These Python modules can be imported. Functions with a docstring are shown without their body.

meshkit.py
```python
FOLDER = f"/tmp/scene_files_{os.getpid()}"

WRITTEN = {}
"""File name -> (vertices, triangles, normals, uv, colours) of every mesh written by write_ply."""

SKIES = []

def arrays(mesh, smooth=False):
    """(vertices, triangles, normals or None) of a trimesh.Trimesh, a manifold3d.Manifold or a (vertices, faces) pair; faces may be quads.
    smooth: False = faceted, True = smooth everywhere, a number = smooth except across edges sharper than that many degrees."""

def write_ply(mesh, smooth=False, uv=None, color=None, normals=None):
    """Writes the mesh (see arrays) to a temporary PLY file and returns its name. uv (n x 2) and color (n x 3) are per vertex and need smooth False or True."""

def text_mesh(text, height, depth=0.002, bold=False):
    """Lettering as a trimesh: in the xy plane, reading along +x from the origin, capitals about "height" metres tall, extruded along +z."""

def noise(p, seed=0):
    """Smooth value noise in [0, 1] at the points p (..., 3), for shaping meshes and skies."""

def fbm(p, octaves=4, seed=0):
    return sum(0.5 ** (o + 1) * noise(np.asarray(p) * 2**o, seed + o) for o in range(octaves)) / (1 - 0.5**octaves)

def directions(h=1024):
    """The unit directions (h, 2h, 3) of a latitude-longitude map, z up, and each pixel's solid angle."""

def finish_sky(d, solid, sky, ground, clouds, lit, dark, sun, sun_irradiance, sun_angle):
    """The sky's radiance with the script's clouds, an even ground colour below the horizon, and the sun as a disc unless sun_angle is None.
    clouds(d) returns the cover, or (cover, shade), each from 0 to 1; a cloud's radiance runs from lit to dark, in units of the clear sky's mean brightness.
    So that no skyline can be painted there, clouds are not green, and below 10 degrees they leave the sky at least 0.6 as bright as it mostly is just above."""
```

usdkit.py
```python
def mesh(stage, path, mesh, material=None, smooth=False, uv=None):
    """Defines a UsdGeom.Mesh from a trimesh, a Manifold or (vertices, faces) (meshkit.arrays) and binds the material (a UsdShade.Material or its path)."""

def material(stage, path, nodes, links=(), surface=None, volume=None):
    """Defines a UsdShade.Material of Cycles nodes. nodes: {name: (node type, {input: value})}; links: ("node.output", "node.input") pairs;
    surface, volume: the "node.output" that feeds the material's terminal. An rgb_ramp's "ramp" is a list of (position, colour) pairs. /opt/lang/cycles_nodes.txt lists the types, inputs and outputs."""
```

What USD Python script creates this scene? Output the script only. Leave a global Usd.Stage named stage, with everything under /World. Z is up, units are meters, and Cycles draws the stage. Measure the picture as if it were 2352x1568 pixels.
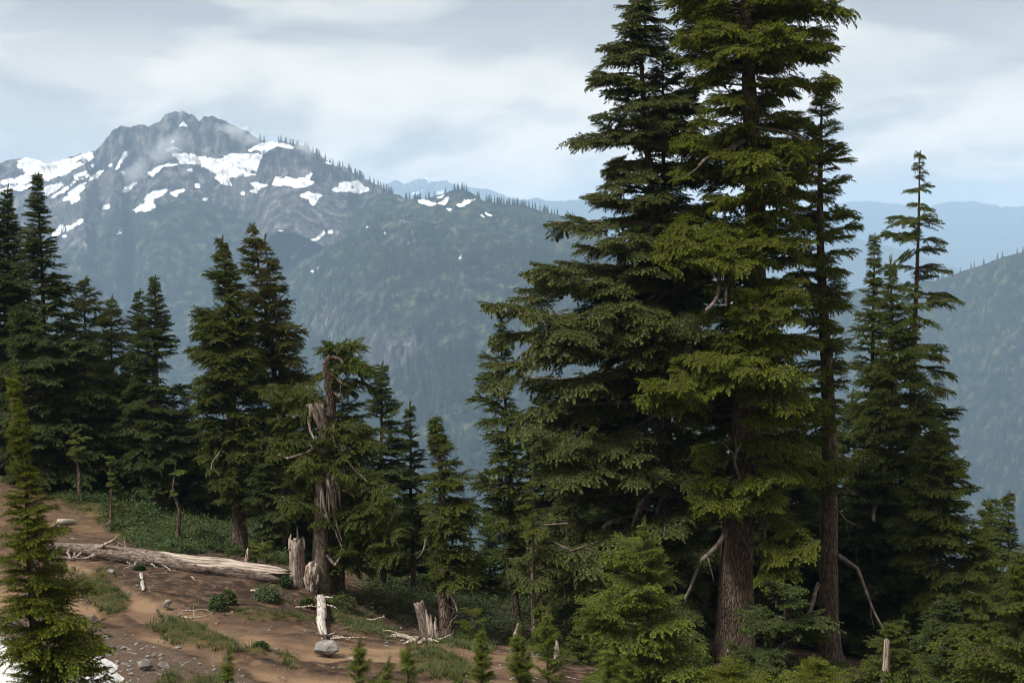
import math, random
import numpy as np, trimesh, usdkit, meshkit
from scipy.interpolate import RBFInterpolator
from scipy.ndimage import gaussian_filter
from pxr import Usd, UsdGeom, UsdLux, UsdShade, Sdf, Gf, Vt

stage = Usd.Stage.CreateInMemory()
UsdGeom.SetStageUpAxis(stage, 'Z'); UsdGeom.SetStageMetersPerUnit(stage, 1.0)
UsdGeom.Xform.Define(stage, '/World'); UsdGeom.Scope.Define(stage, '/World/Looks')

# ------------------------------------------------------------------ camera, sky, sun, exposure
PITCH = math.atan((784 - 600) / 3266.7)
cam = UsdGeom.Camera.Define(stage, '/World/camera')
cam.CreateFocalLengthAttr(50.0); cam.CreateHorizontalApertureAttr(36.0); cam.CreateVerticalApertureAttr(36.0 * 682 / 1024)
cam.CreateClippingRangeAttr(Gf.Vec2f(0.1, 60000)); cam.CreateFStopAttr(2.8); cam.CreateFocusDistanceAttr(30.0)
cam.AddTranslateOp().Set(Gf.Vec3d(0, 0, 0)); cam.AddRotateXOp().Set(90 - math.degrees(PITCH))
cam.CreateExposureAttr(2.4)

SUN = np.array([-0.55, -0.42, 1.0]); SUN /= np.linalg.norm(SUN)
sun = UsdLux.DistantLight.Define(stage, '/World/sun')
sun.CreateIntensityAttr(0.40); sun.CreateAngleAttr(14.0); sun.CreateNormalizeAttr(True); sun.CreateColorAttr(Gf.Vec3f(1.0, 0.96, 0.9))
sun.AddTransformOp().Set(Gf.Matrix4d().SetRotate(Gf.Rotation(Gf.Vec3d(0, 0, 1), Gf.Vec3d(*map(float, SUN)))))

dome = UsdLux.DomeLight.Define(stage, '/World/sky'); dome.CreateIntensityAttr(1.0)
dome.GetPrim().SetCustomDataByKey('kind', 'structure')
CL = 0.265
sky_mat = usdkit.material(stage, '/World/Looks/sky_look', {
    'tc': ('texture_coordinate', {}),
    'sep': ('separate_xyz', {}),
    'zc': ('math', {'math_type': 'maximum', 'value2': 0.0}),
    'za': ('math', {'math_type': 'add', 'value2': 0.16}),
    'px': ('math', {'math_type': 'divide'}), 'py': ('math', {'math_type': 'divide'}),
    'cv': ('combine_xyz', {'z': 67.3}),
    'n1': ('noise_texture', {'scale': 1.5, 'detail': 5.0, 'roughness': 0.5, 'distortion': 0.35}),
    'mp': ('mapping', {'scale': (1.0, 1.0, 2.8), 'location': (17.7, 12.9, 3.3)}),
    'n2': ('noise_texture', {'scale': 7.5, 'detail': 6.0, 'roughness': 0.52, 'distortion': 0.25}),
    'r1': ('rgb_ramp', {'ramp': [(0.0, (0.42, 0.445, 0.46)), (0.42, (0.49, 0.515, 0.53)), (0.49, (0.78, 0.785, 0.765)), (0.56, (0.97, 0.95, 0.90)), (1.0, (1.06, 1.02, 0.95))]}),
    'r2': ('rgb_ramp', {'ramp': [(0.0, (0.60, 0.61, 0.605)), (0.42, (0.73, 0.73, 0.71)), (0.475, (0.98, 0.94, 0.865)), (0.53, (1.30, 1.20, 1.06)), (0.62, (1.5, 1.37, 1.2)), (1.0, (1.6, 1.45, 1.25))]}),
    'hz': ('map_range', {'from_min': 0.07, 'from_max': 0.17, 'to_min': 1.0, 'to_max': 0.0, 'clamp': True}),
    'mixc': ('mix', {'mix_type': 'mix', 'use_clamp': False}),
    'grad': ('math', {'math_type': 'multiply_add', 'value2': 1.15, 'value3': 0.94}), 'gm': ('mix', {'mix_type': 'multiply', 'fac': 1.0, 'use_clamp': False}),
    'gain': ('mix', {'mix_type': 'multiply', 'fac': 1.0, 'color2': (11.2 * CL, 10.6 * CL, 9.7 * CL), 'use_clamp': False}),
    'sky': ('sky_texture', {'sky_type': 'single_scattering', 'sun_disc': False, 'sun_elevation': math.asin(SUN[2]), 'sun_rotation': math.atan2(SUN[0], SUN[1]), 'altitude': 1500.0}),
    'mixs': ('mix', {'mix_type': 'mix', 'fac': 0.96, 'use_clamp': False}),
    'bg': ('background_shader', {'strength': 0.055}),
}, [('tc.generated', 'sep.vector'), ('sep.z', 'zc.value1'), ('zc.value', 'za.value1'), ('sep.x', 'px.value1'), ('za.value', 'px.value2'),
    ('sep.y', 'py.value1'), ('za.value', 'py.value2'), ('px.value', 'cv.x'), ('py.value', 'cv.y'), ('cv.vector', 'n1.vector'),
    ('tc.generated', 'mp.vector'), ('mp.vector', 'n2.vector'), ('n1.fac', 'r1.fac'), ('n2.fac', 'r2.fac'), ('sep.z', 'hz.value'),
    ('hz.result', 'mixc.fac'), ('r1.color', 'mixc.color1'), ('r2.color', 'mixc.color2'), ('zc.value', 'grad.value1'), ('mixc.color', 'gm.color1'), ('grad.value', 'gm.color2'), ('gm.color', 'gain.color1'),
    ('sky.color', 'mixs.color1'), ('gain.color', 'mixs.color2'), ('mixs.color', 'bg.color')], surface='bg.background')
UsdShade.MaterialBindingAPI.Apply(dome.GetPrim()).Bind(sky_mat)

# ------------------------------------------------------------------ helpers
FV = 3266.7
FWD = np.array([0, math.cos(PITCH), -math.sin(PITCH)]); UPV = np.array([0, math.sin(PITCH), math.cos(PITCH)])

def at(u, v, Y):
    """the point seen at picture position (u, v), Y metres ahead"""
    d = FWD + np.array([1.0, 0, 0]) * ((u - 1176) / FV) - UPV * ((v - 784) / FV)
    return d * (Y / d[1])

def project(P):
    P = np.asarray(P, float); c = P @ FWD
    return 1176 + FV * P[..., 0] / c, 784 - FV * (P @ UPV) / c

_count = {}
def numbered(parent, name):
    k = (parent, name); n = _count.get(k, 0); _count[k] = n + 1
    return f'{parent}/{name}' if n == 0 else f'{parent}/{name}_{n:03d}'

def tag(prim, label=None, cat=None, group=None, kind=None):
    for k, x in (('label', label), ('category', cat), ('group', group), ('kind', kind)):
        if x: prim.SetCustomDataByKey(k, x)
    return prim

def thing(name, label, cat, loc=(0, 0, 0), rotz=0.0, group=None):
    x = UsdGeom.Xform.Define(stage, numbered('/World', name))
    x.AddTranslateOp().Set(Gf.Vec3d(*map(float, loc)))
    if rotz: x.AddRotateZOp().Set(float(rotz))
    return tag(x.GetPrim(), label, cat, group)

def normals_of(v, f):
    n = np.zeros_like(v); fn = np.cross(v[f[:, 1]] - v[f[:, 0]], v[f[:, 2]] - v[f[:, 0]])
    for k in range(3): np.add.at(n, f[:, k], fn)
    l = np.linalg.norm(n, axis=1, keepdims=True)
    return np.where(l > 1e-12, n / np.maximum(l, 1e-12), [0, 0, 1.0])

def mesh(name, v, f, mat, parent='/World', smooth=True, attrs=None, origin=None, kind=None, label=None):
    """one Mesh prim under parent; v in world coordinates is made relative to origin"""
    v = np.asarray(v, float); f = np.asarray(f, int)
    if f.shape[1] == 4: f = np.vstack([f[:, [0, 1, 2]], f[:, [0, 2, 3]]])
    if origin is not None: v = v - np.asarray(origin)
    used = np.unique(f)
    if len(used) < len(v):
        re_ = np.zeros(len(v), int); re_[used] = np.arange(len(used)); v = v[used]; f = re_[f]; attrs = {k: np.asarray(a)[used] for k, a in (attrs or {}).items()}
    par = parent if isinstance(parent, str) else str(parent.GetPath())
    m = UsdGeom.Mesh.Define(stage, numbered(par, name))
    m.CreatePointsAttr(Vt.Vec3fArray.FromNumpy(np.ascontiguousarray(v, np.float32)))
    m.CreateFaceVertexCountsAttr(Vt.IntArray.FromNumpy(np.full(len(f), 3, np.int32)))
    m.CreateFaceVertexIndicesAttr(Vt.IntArray.FromNumpy(np.ascontiguousarray(f.ravel(), np.int32)))
    m.CreateSubdivisionSchemeAttr('none'); m.CreateDoubleSidedAttr(True)
    if smooth:
        m.CreateNormalsAttr(Vt.Vec3fArray.FromNumpy(normals_of(v, f).astype(np.float32))); m.SetNormalsInterpolation('vertex')
    for k, a in (attrs or {}).items():
        UsdGeom.PrimvarsAPI(m).CreatePrimvar(k, Sdf.ValueTypeNames.FloatArray, 'vertex').Set(Vt.FloatArray.FromNumpy(np.ascontiguousarray(a, np.float32)))
    UsdShade.MaterialBindingAPI.Apply(m.GetPrim()).Bind(mat)
    return tag(m.GetPrim(), label, None, None, kind)

def join(parts):
    vs, fs, n = [], [], 0
    for v, f in parts:
        vs.append(v); fs.append(np.asarray(f) + n); n += len(v)
    return np.vstack(vs), np.vstack(fs)

def grid_faces(nr, nc, wrap=False):
    i, j = np.meshgrid(np.arange(nr - 1), np.arange(nc if wrap else nc - 1), indexing='ij')
    a = i * nc + j; b = i * nc + (j + 1) % nc; c = (i + 1) * nc + (j + 1) % nc; d = (i + 1) * nc + j
    return np.vstack([np.stack([a, b, c], -1).reshape(-1, 3), np.stack([a, c, d], -1).reshape(-1, 3)])

def smoothstep(a, b, x):
    t = np.clip((x - a) / (b - a), 0, 1); return t * t * (3 - 2 * t)

def poly_sd(poly, x, y):
    """signed distance to a polygon, positive inside"""
    p = np.asarray(poly, float); x = np.asarray(x, float); y = np.asarray(y, float)
    d2 = np.full(x.shape, 1e18); inside = np.zeros(x.shape, bool)
    for (ax, ay), (bx, by) in zip(p, np.roll(p, -1, 0)):
        ex, ey = bx - ax, by - ay; wx, wy = x - ax, y - ay
        t = np.clip((wx * ex + wy * ey) / max(ex * ex + ey * ey, 1e-9), 0, 1)
        d2 = np.minimum(d2, (wx - t * ex) ** 2 + (wy - t * ey) ** 2)
        c = (ay > y) != (by > y)
        with np.errstate(divide='ignore', invalid='ignore'):
            xi = ax + (y - ay) * ex / (ey if ey else 1e-9)
        inside ^= c & (x < xi)
    d = np.sqrt(d2)
    return np.where(inside, d, -d)

def line_dist(pts, x, y):
    d2 = np.full(np.shape(x), 1e18); p = np.asarray(pts, float)
    for (ax, ay), (bx, by) in zip(p[:-1], p[1:]):
        ex, ey = bx - ax, by - ay
        t = np.clip(((x - ax) * ex + (y - ay) * ey) / (ex * ex + ey * ey), 0, 1)
        d2 = np.minimum(d2, (x - ax - t * ex) ** 2 + (y - ay - t * ey) ** 2)
    return np.sqrt(d2)

def fbm(x, y, z=0.0, octaves=4, seed=0):
    return meshkit.fbm(np.stack(np.broadcast_arrays(x, y, z), -1), octaves, seed)

def M(name, nodes, links, surface='p.BSDF', volume=None):
    return usdkit.material(stage, '/World/Looks/' + name, nodes, links, surface=surface, volume=volume)
# ------------------------------------------------------------------ far country: mountains, snow, distant forest
def mix3(a, b, t): return tuple(x * (1 - t) + y * t for x, y in zip(a, b))

mountain_mat = M('mountain_look', {
    'geo': ('geometry', {}),
    'veg': ('attribute', {'attribute': 'veg'}), 'tal': ('attribute', {'attribute': 'talus'}),
    'nA': ('noise_texture', {'scale': 0.011, 'detail': 8.0, 'roughness': 0.68}),
    'nB': ('noise_texture', {'scale': 0.035, 'detail': 7.0, 'roughness': 0.75}),
    'mpS': ('mapping', {'scale': (0.045, 0.045, 0.010)}),
    'nC': ('noise_texture', {'scale': 1.0, 'detail': 7.0, 'roughness': 0.7}),
    'mpL': ('mapping', {'scale': (0.012, 0.012, 0.05), 'rotation': (.25, .1, 0)}),
    'nL': ('noise_texture', {'scale': 1.0, 'detail': 5.0, 'roughness': 0.65}),
    'rock': ('rgb_ramp', {'ramp': [(0.38, (0.008, 0.008, 0.010)), (0.47, (0.034, 0.033, 0.034)), (0.53, (0.070, 0.068, 0.067)), (0.63, (0.16, 0.152, 0.145))]}),
    'rl': ('rgb_ramp', {'ramp': [(0.38, (.7, .7, .72)), (0.5, (1, 1, 1)), (0.62, (1.15, 1.13, 1.1))]}), 'rm': ('mix', {'mix_type': 'multiply', 'fac': 1.0, 'use_clamp': False}),
    'vegc': ('rgb_ramp', {'ramp': [(0.38, (0.003, 0.006, 0.006)), (0.47, (0.008, 0.014, 0.011)), (0.54, (0.022, 0.032, 0.018)), (0.63, (0.075, 0.088, 0.045))]}),
    'talc': ('rgb_ramp', {'ramp': [(0.38, (0.035, 0.034, 0.033)), (0.5, (0.070, 0.066, 0.062)), (0.62, (0.125, 0.115, 0.105))]}),
    'a1': ('math', {'math_type': 'multiply_add', 'value2': 2.4, 'value3': -1.2}),
    'vf': ('math', {'math_type': 'add'}), 'vr': ('map_range', {'from_min': 0.38, 'from_max': 0.62, 'clamp': True}),
    'tf': ('math', {'math_type': 'add'}), 'tr': ('map_range', {'from_min': 0.35, 'from_max': 0.65, 'clamp': True}),
    'm1': ('mix', {'mix_type': 'mix'}), 'm2': ('mix', {'mix_type': 'mix'}),
    'bump': ('bump', {'strength': 1.0, 'distance': 14.0}), 'hs': ('math', {'math_type': 'add'}),
    'p': ('principled_bsdf', {'roughness': 0.95, 'specular_ior_level': 0.08}),
}, [('geo.position', 'nA.vector'), ('geo.position', 'nB.vector'), ('geo.position', 'mpS.vector'), ('mpS.vector', 'nC.vector'), ('geo.position', 'mpL.vector'), ('mpL.vector', 'nL.vector'),
    ('nC.fac', 'rock.fac'), ('nL.fac', 'rl.fac'), ('rock.color', 'rm.color1'), ('rl.color', 'rm.color2'), ('nB.fac', 'vegc.fac'), ('nB.fac', 'talc.fac'), ('nA.fac', 'a1.value1'),
    ('veg.fac', 'vf.value1'), ('a1.value', 'vf.value2'), ('vf.value', 'vr.value'),
    ('tal.fac', 'tf.value1'), ('a1.value', 'tf.value2'), ('tf.value', 'tr.value'),
    ('rm.color', 'm1.color1'), ('talc.color', 'm1.color2'), ('tr.result', 'm1.fac'),
    ('m1.color', 'm2.color1'), ('vegc.color', 'm2.color2'), ('vr.result', 'm2.fac'), ('m2.color', 'p.base_color'),
    ('nC.fac', 'hs.value1'), ('nB.fac', 'hs.value2'), ('hs.value', 'bump.height'), ('bump.normal', 'p.normal')])
snow_mat = M('far_snow_look', {
    'geo': ('geometry', {}), 'n': ('noise_texture', {'scale': 0.03, 'detail': 5.0, 'roughness': 0.6}),
    'r': ('rgb_ramp', {'ramp': [(0.38, (0.30, 0.31, 0.325)), (0.5, (0.46, 0.47, 0.485)), (0.62, (0.58, 0.585, 0.59))]}),
    'p': ('principled_bsdf', {'roughness': 0.7, 'specular_ior_level': 0.2})},
    [('geo.position', 'n.vector'), ('n.fac', 'r.fac'), ('r.color', 'p.base_color')])

def z5(pts): return [(x * .32, y * .32 + 216.4) for x, y in pts]
def z6(pts): return [(x * .342 + 658.6, y * .342 + 357.5) for x, y in pts]

def slope_layer(crest, rc, prof, du=2.6, amp=22.0, back=260.0, seed=0, crest_rough=1.5, fin=60.0):
    """a mountain side hanging from its crest. crest: picture positions of the skyline; rc: distance of the crest as (u, r) pairs;
    prof(u): arrays d (metres from the crest towards the viewer), h (metres below it). Returns points as a grid."""
    cu, cv = np.array(crest, float).T
    u = np.arange(cu[0], cu[-1] + du, du)
    v = np.interp(u, cu, cv)
    v = v + crest_rough * (2 * fbm(u / 11.0, 0 * u, seed, 5, seed + 5) - 1) * 2
    R = np.interp(u, *np.array(rc, float).T)
    d, h = prof(u)                                        # (rows,) or (rows, cols)
    if d.ndim == 1: d = np.repeat(d[:, None], len(u), 1); h = np.repeat(h[:, None], len(u), 1)
    bd = -np.array([1.0, .75, .5, .3, .15, .06])[:, None] * back * np.ones(len(u)); bh = -bd * 0.75
    d = np.vstack([bd, d]); h = np.vstack([bh, h])
    az = np.arctan((u - 1176) / FV)
    zc = np.array([at(a, b, 1.0)[2] for a, b in zip(u, v)]) * R * np.cos(az)
    r = R[None] - d; z = zc[None] - h
    x = r * np.sin(az)[None]; y = r * np.cos(az)[None]
    fade = smoothstep(0, 120, d) * 0.88 + 0.12
    arc = R.mean() * az[None] + 0 * r; arc = arc + 130 * (fbm(arc / 260.0, d / 180.0, seed + .5, 3, seed + 60) - .5)
    big = fbm(arc / 210.0 + .25 * d / 210, d / 520.0, seed, 4, seed) - .5
    ribs = np.abs(2 * fbm(arc / 75.0 + .2 * d / 75.0, d / 420.0, 3.3, 4, seed + 20) - 1)
    fine = fbm(x / 26.0, y / 26.0, z / 26.0, 4, seed + 40) - .5
    dz = fade * (amp * 3.6 * big + amp * 3.2 * (0.35 - ribs) + amp * 1.5 * fine)
    steep = np.abs(np.gradient(h, axis=0)) / np.maximum(np.abs(np.gradient(d, axis=0)), 1e-3)
    k = np.clip(steep / 1.6, 0, 1)                          # steep faces are carved towards the viewer, gentle ones up and down
    r2 = r - k * dz * 1.1; z2 = z + (1 - k) * dz
    return np.stack([r2 * np.sin(az)[None], r2 * np.cos(az)[None], z2], -1), d

def snow_cut(P, field, lift):
    """the part of a grid where field > 0, its edge cut along the zero line"""
    nr, nc = field.shape; V = P.reshape(-1, 3); s = field.ravel(); F = grid_faces(nr, nc)
    n = normals_of(V, F); n *= np.sign(n[:, 2:3] + 1e-9); V = V + n * lift
    keep = (s[F] > 0).sum(1); out = [V[F[keep == 3]].reshape(-1, 3)]
    for cnt in (1, 2):
        T = F[keep == cnt]; pos = s[T] > 0
        lone = np.argmax(pos if cnt == 1 else ~pos, 1)
        idx = (lone[:, None] + np.arange(3)) % 3; T = np.take_along_axis(T, idx, 1)
        a, b, c = T.T
        tb = (s[a] / (s[a] - s[b]))[:, None]; tc = (s[a] / (s[a] - s[c]))[:, None]
        ab = V[a] + (V[b] - V[a]) * tb; ac = V[a] + (V[c] - V[a]) * tc
        if cnt == 1: out.append(np.stack([V[a], ab, ac], 1).reshape(-1, 3))
        else:
            out.append(np.stack([ab, V[b], V[c]], 1).reshape(-1, 3)); out.append(np.stack([ab, V[c], ac], 1).reshape(-1, 3))
    v = np.vstack(out)
    if len(v) == 0: return None
    return v, np.arange(len(v)).reshape(-1, 3)

SNOW = [z5(p) for p in (
    [(1195,400),(1225,378),(1300,385),(1300,420),(1350,435),(1440,440),(1550,462),(1650,440),(1760,430),(1830,432),(1890,440),(1870,470),(1845,545),(1790,535),(1740,520),(1760,560),(1830,580),(1700,600),(1660,610),(1640,630),(1665,660),(1600,645),(1560,615),(1545,590),(1560,570),(1500,540),(1440,505),(1350,500),(1290,495),(1260,450),(1210,425)],
    [(1780,405),(1860,360),(1900,345),(2000,345),(2080,370),(2150,380),(2060,380),(1990,368),(1940,390),(1890,430),(1870,400),(1800,415)],
    [(830,545),(850,510),(880,430),(915,400),(908,440),(875,490),(852,535)],
    [(450,770),(520,690),(640,600),(720,555),(755,545),(690,600),(610,660),(570,720),(575,760),(520,785),(500,760)],
    [(140,480),(230,462),(330,495),(430,485),(540,452),(700,412),(690,445),(640,485),(560,515),(520,555),(420,595),(350,620),(250,620),(150,650),(110,660),(60,650),(0,650),(0,600),(50,622),(100,605),(160,592),(210,555),(130,520)],
    [(345,765),(430,700),(520,640),(640,570),(645,600),(540,645),(460,695),(400,745)],
    [(335,725),(400,690),(500,640),(600,590),(675,505),(600,555),(480,595),(380,640),(300,690)],
    [(0,690),(60,660),(150,660),(250,640),(300,640),(200,680),(100,700),(0,730)],
    [(1060,580),(1090,550),(1150,510),(1210,495),(1280,505),(1200,518),(1130,562),(1090,588)],
    [(870,702),(900,668),(960,633),(990,638),(950,677),(900,708)],
    [(945,838),(1000,800),(1040,780),(1040,750),(1080,720),(1150,700),(1200,678),(1190,702),(1120,752),(1108,780),(1115,812),(1070,828),(1000,838)],
    [(1222,715),(1260,688),(1335,683),(1320,702),(1278,715),(1270,742),(1243,737)],
    [(1402,648),(1427,648),(1432,672),(1402,670)], [(1433,768),(1470,745),(1510,740),(1470,767)], [(736,828),(743,798),(802,793),(782,828)],
    [(385,1015),(390,985),(440,945),(475,950),(530,930),(605,886),(572,932),(512,974),(450,994)],
    [(1278,238),(1308,210),(1318,192),(1328,215),(1348,235),(1310,227)],
    [(1968,657),(1980,603),(2060,610),(2140,610),(2220,580),(2247,568),(2222,620),(2247,632),(2200,668),(2130,684),(2050,667)],
    [(1788,632),(1850,640),(1922,655),(1870,672),(1842,700),(1863,724),(1798,697),(1840,680)], [(1728,718),(1755,700),(1752,724)],
    [(785,515),(800,503),(805,512),(792,522)], [(1230,345),(1240,335),(1250,340),(1235,355)], [(868,560),(890,555),(898,572),(880,575)],
    [(1350,545),(1375,540),(1378,553),(1355,552)], [(1995,975),(2030,985),(2048,1000),(2020,1005)], [(835,1008),(860,985),(885,990),(860,1005)],
    [(445,1020),(480,1012),(470,1028)], [(2280,1250),(2300,1235),(2310,1245),(2290,1262)])] + [z6(p) for p in (
    [(80,268),(150,238),(240,238),(268,193),(350,198),(440,188),(478,168),(502,190),(575,236),(500,243),(420,242),(380,253),(280,262),(222,272),(178,333),(158,300),(120,290)],
    [(20,705),(60,640),(130,590),(250,515),(256,530),(200,570),(110,625),(40,690)], [(275,515),(300,505),(305,522),(282,525)],
    [(140,675),(180,650),(185,660),(150,680)], [(160,785),(200,745),(205,752),(172,790)],
    [(855,293),(920,300),(1000,320),(1008,336),(940,338),(888,318)], [(1012,325),(1060,300),(1075,276),(1092,284),(1082,312),(1062,338)],
    [(1118,347),(1160,330),(1185,322),(1190,296),(1210,302),(1268,297),(1212,323),(1180,343)], [(1078,362),(1110,360),(1096,372)],
    [(1288,398),(1318,402),(1334,417),(1310,412)], [(1333,388),(1402,398),(1382,410),(1345,402)], [(998,288),(1064,264),(1040,284)],
    [(1150,690),(1176,668),(1172,697),(1158,705)], [(535,482),(556,474),(550,486)], [(655,525),(662,520),(660,532)],
    [(250,40),(300,50),(295,66),(270,55)])]

def build_side(name, P, d, veg_fn, tal_fn, label, snow=True, kind='structure', lift=1.2):
    U, Vp = project(P)
    veg = veg_fn(U, Vp); tal = tal_fn(U, Vp)
    nr, nc = d.shape
    pr = mesh(name, P.reshape(-1, 3), grid_faces(nr, nc), mountain_mat, attrs={'veg': veg.ravel(), 'talus': tal.ravel()}, kind=kind, label=label)
    if snow:
        wob = (fbm(P[..., 0] / 15, P[..., 1] / 15, P[..., 2] / 8, 4, 77) - .5) * 15.0 + (fbm(P[..., 0] / 50, P[..., 1] / 50, P[..., 2] / 30, 3, 78) - .5) * 10.0
        for poly in SNOW:
            q = np.array(poly); c = q.mean(0)
            if not (U.min() - 5 < c[0] < U.max() + 5): continue
            s = poly_sd(poly, U, Vp); size = np.ptp(q, axis=0).max()
            f = np.minimum(s, 6.0) + (1.8 if size > 110 else .7) + wob * np.clip(size / 75.0, .15, 1.0) + (1.2 if size < 12 else 0.0)
            if size > 110:                                       # bare rock shows through the big snowfields
                holes = fbm(P[..., 0] / 60, P[..., 1] / 60, P[..., 2] / 22, 4, 91)
                f = f - 60 * np.clip(holes - .585 + .05 * (c[0] < 230), 0, 1)
            f[d < -5] = -9
            cut = snow_cut(P, f, lift)
            if cut is not None and len(cut[0]) > 8: mesh('snow_patch', *cut, snow_mat, parent=pr, smooth=False)
    return pr

# the massif with the rocky summit
def seg(*pairs):
    """a profile from (run, drop) steps, sampled about every 6 m of drop"""
    d, h = [0.0], [0.0]
    for run, drop in pairs:
        n = max(2, int(max(drop / 5.5, run / 16)))
        for k in range(1, n + 1): d.append(d[-1] + run / n); h.append(h[-1] + drop / n)
    return np.array(d), np.array(h)

CREST_MAIN = [(-160,420),(-60,395)] + z5([(0,510),(60,480),(150,462),(230,465),(270,480),(340,500),(430,490),(540,450),(600,430),(700,410),(730,385),(760,345),(790,310),(830,262),(880,230),(945,240),(965,225),(1020,220),(1060,230),(1080,248),(1110,222),(1160,195),(1200,155),(1260,138),(1320,130),(1390,148),(1440,190),(1452,195),(1480,168),(1520,157),(1580,170),(1640,205),(1700,230),(1780,260),(1830,300),(1890,335),(1960,350),(2020,340),(2100,355),(2160,370),(2250,415),(2320,450)]) + z6([(300,55),(400,80),(450,110),(600,190),(700,245),(800,290),(900,340),(1000,400)])
def prof_main(u):
    wall = np.interp(u, [-160, 200, 235, 300, 420, 560, 600, 640, 720, 830, 900, 1000], [12, 15, 90, 130, 130, 110, 25, 30, 80, 75, 30, 20])
    bench = np.interp(u, [-160, 200, 300, 400, 560, 620, 700, 830, 1000], [260, 300, 60, 150, 250, 220, 170, 150, 100])
    d0, h0 = seg((60, 100), (200, 45), (150, 60), (420, 300), (900, 560), (500, 250))
    cols_d, cols_h = [], []
    for w, b in zip(wall, bench):
        xs, hs = [0, w * .38, w * .38 + b, w * .38 + b + 110, w * .38 + b + 560, w * .38 + b + 1300, w * .38 + b + 1900], [0, w, w + b * .26, w + b * .26 + 80, w + b * .26 + 390, w + b * .26 + 830, w + b * .26 + 1100]
        t = np.linspace(0, 1, 260) ** 1.12
        L = np.concatenate([[0], np.cumsum(np.hypot(np.diff(xs) * .28, np.diff(hs)))]); L /= L[-1]
        cols_d.append(np.interp(t, L, xs)); cols_h.append(np.interp(t, L, hs))
    return np.array(cols_d).T, np.array(cols_h).T
P_MAIN, D_MAIN = slope_layer(CREST_MAIN, [(-160, 4700), (250, 4300), (420, 4300), (700, 4100), (900, 3700), (1000, 3600)], prof_main, seed=1, amp=27, crest_rough=2.0)
def veg_main(u, v):
    line = np.interp(u, [-160, 100, 200, 260, 330, 400, 500, 560, 640, 700, 800, 900, 1000], [560, 560, 560, 500, 455, 420, 470, 500, 510, 520, 470, 430, 430])
    g = smoothstep(-40, 60, v - line)
    return np.clip(g * .92 + .16, 0, .95) - .5 * smoothstep(0, 30, poly_sd(z5([(1850,930),(2150,960),(2352,975),(2700,1000),(2700,1150),(2400,1120),(2150,1200),(2050,1150),(1900,1000)]), u, v))
def tal_main(u, v):
    t = smoothstep(-8, 14, poly_sd(z5([(640,600),(760,545),(820,560),(870,600),(850,680),(700,800),(560,900),(420,960),(330,930),(420,800),(560,690)]), u, v))
    t = np.maximum(t, smoothstep(-8, 14, poly_sd(z5([(1560,600),(1860,560),(2000,690),(1850,740),(1700,790),(1600,700)]), u, v)))
    t = np.maximum(t, .9 * smoothstep(-8, 14, poly_sd(z5([(1850,930),(2150,960),(2352,975),(2700,1000),(2700,1150),(2400,1120),(2150,1200),(2050,1150),(1900,1000)]), u, v)))
    t = np.maximum(t, .8 * smoothstep(-6, 10, poly_sd(z5([(1100,1060),(1180,930),(1220,920),(1150,1010)]), u, v)))
    return t
main_peak = build_side('mountain', P_MAIN, D_MAIN, veg_main, tal_main, 'rocky snow-patched summit massif left of centre across the valley')

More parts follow.
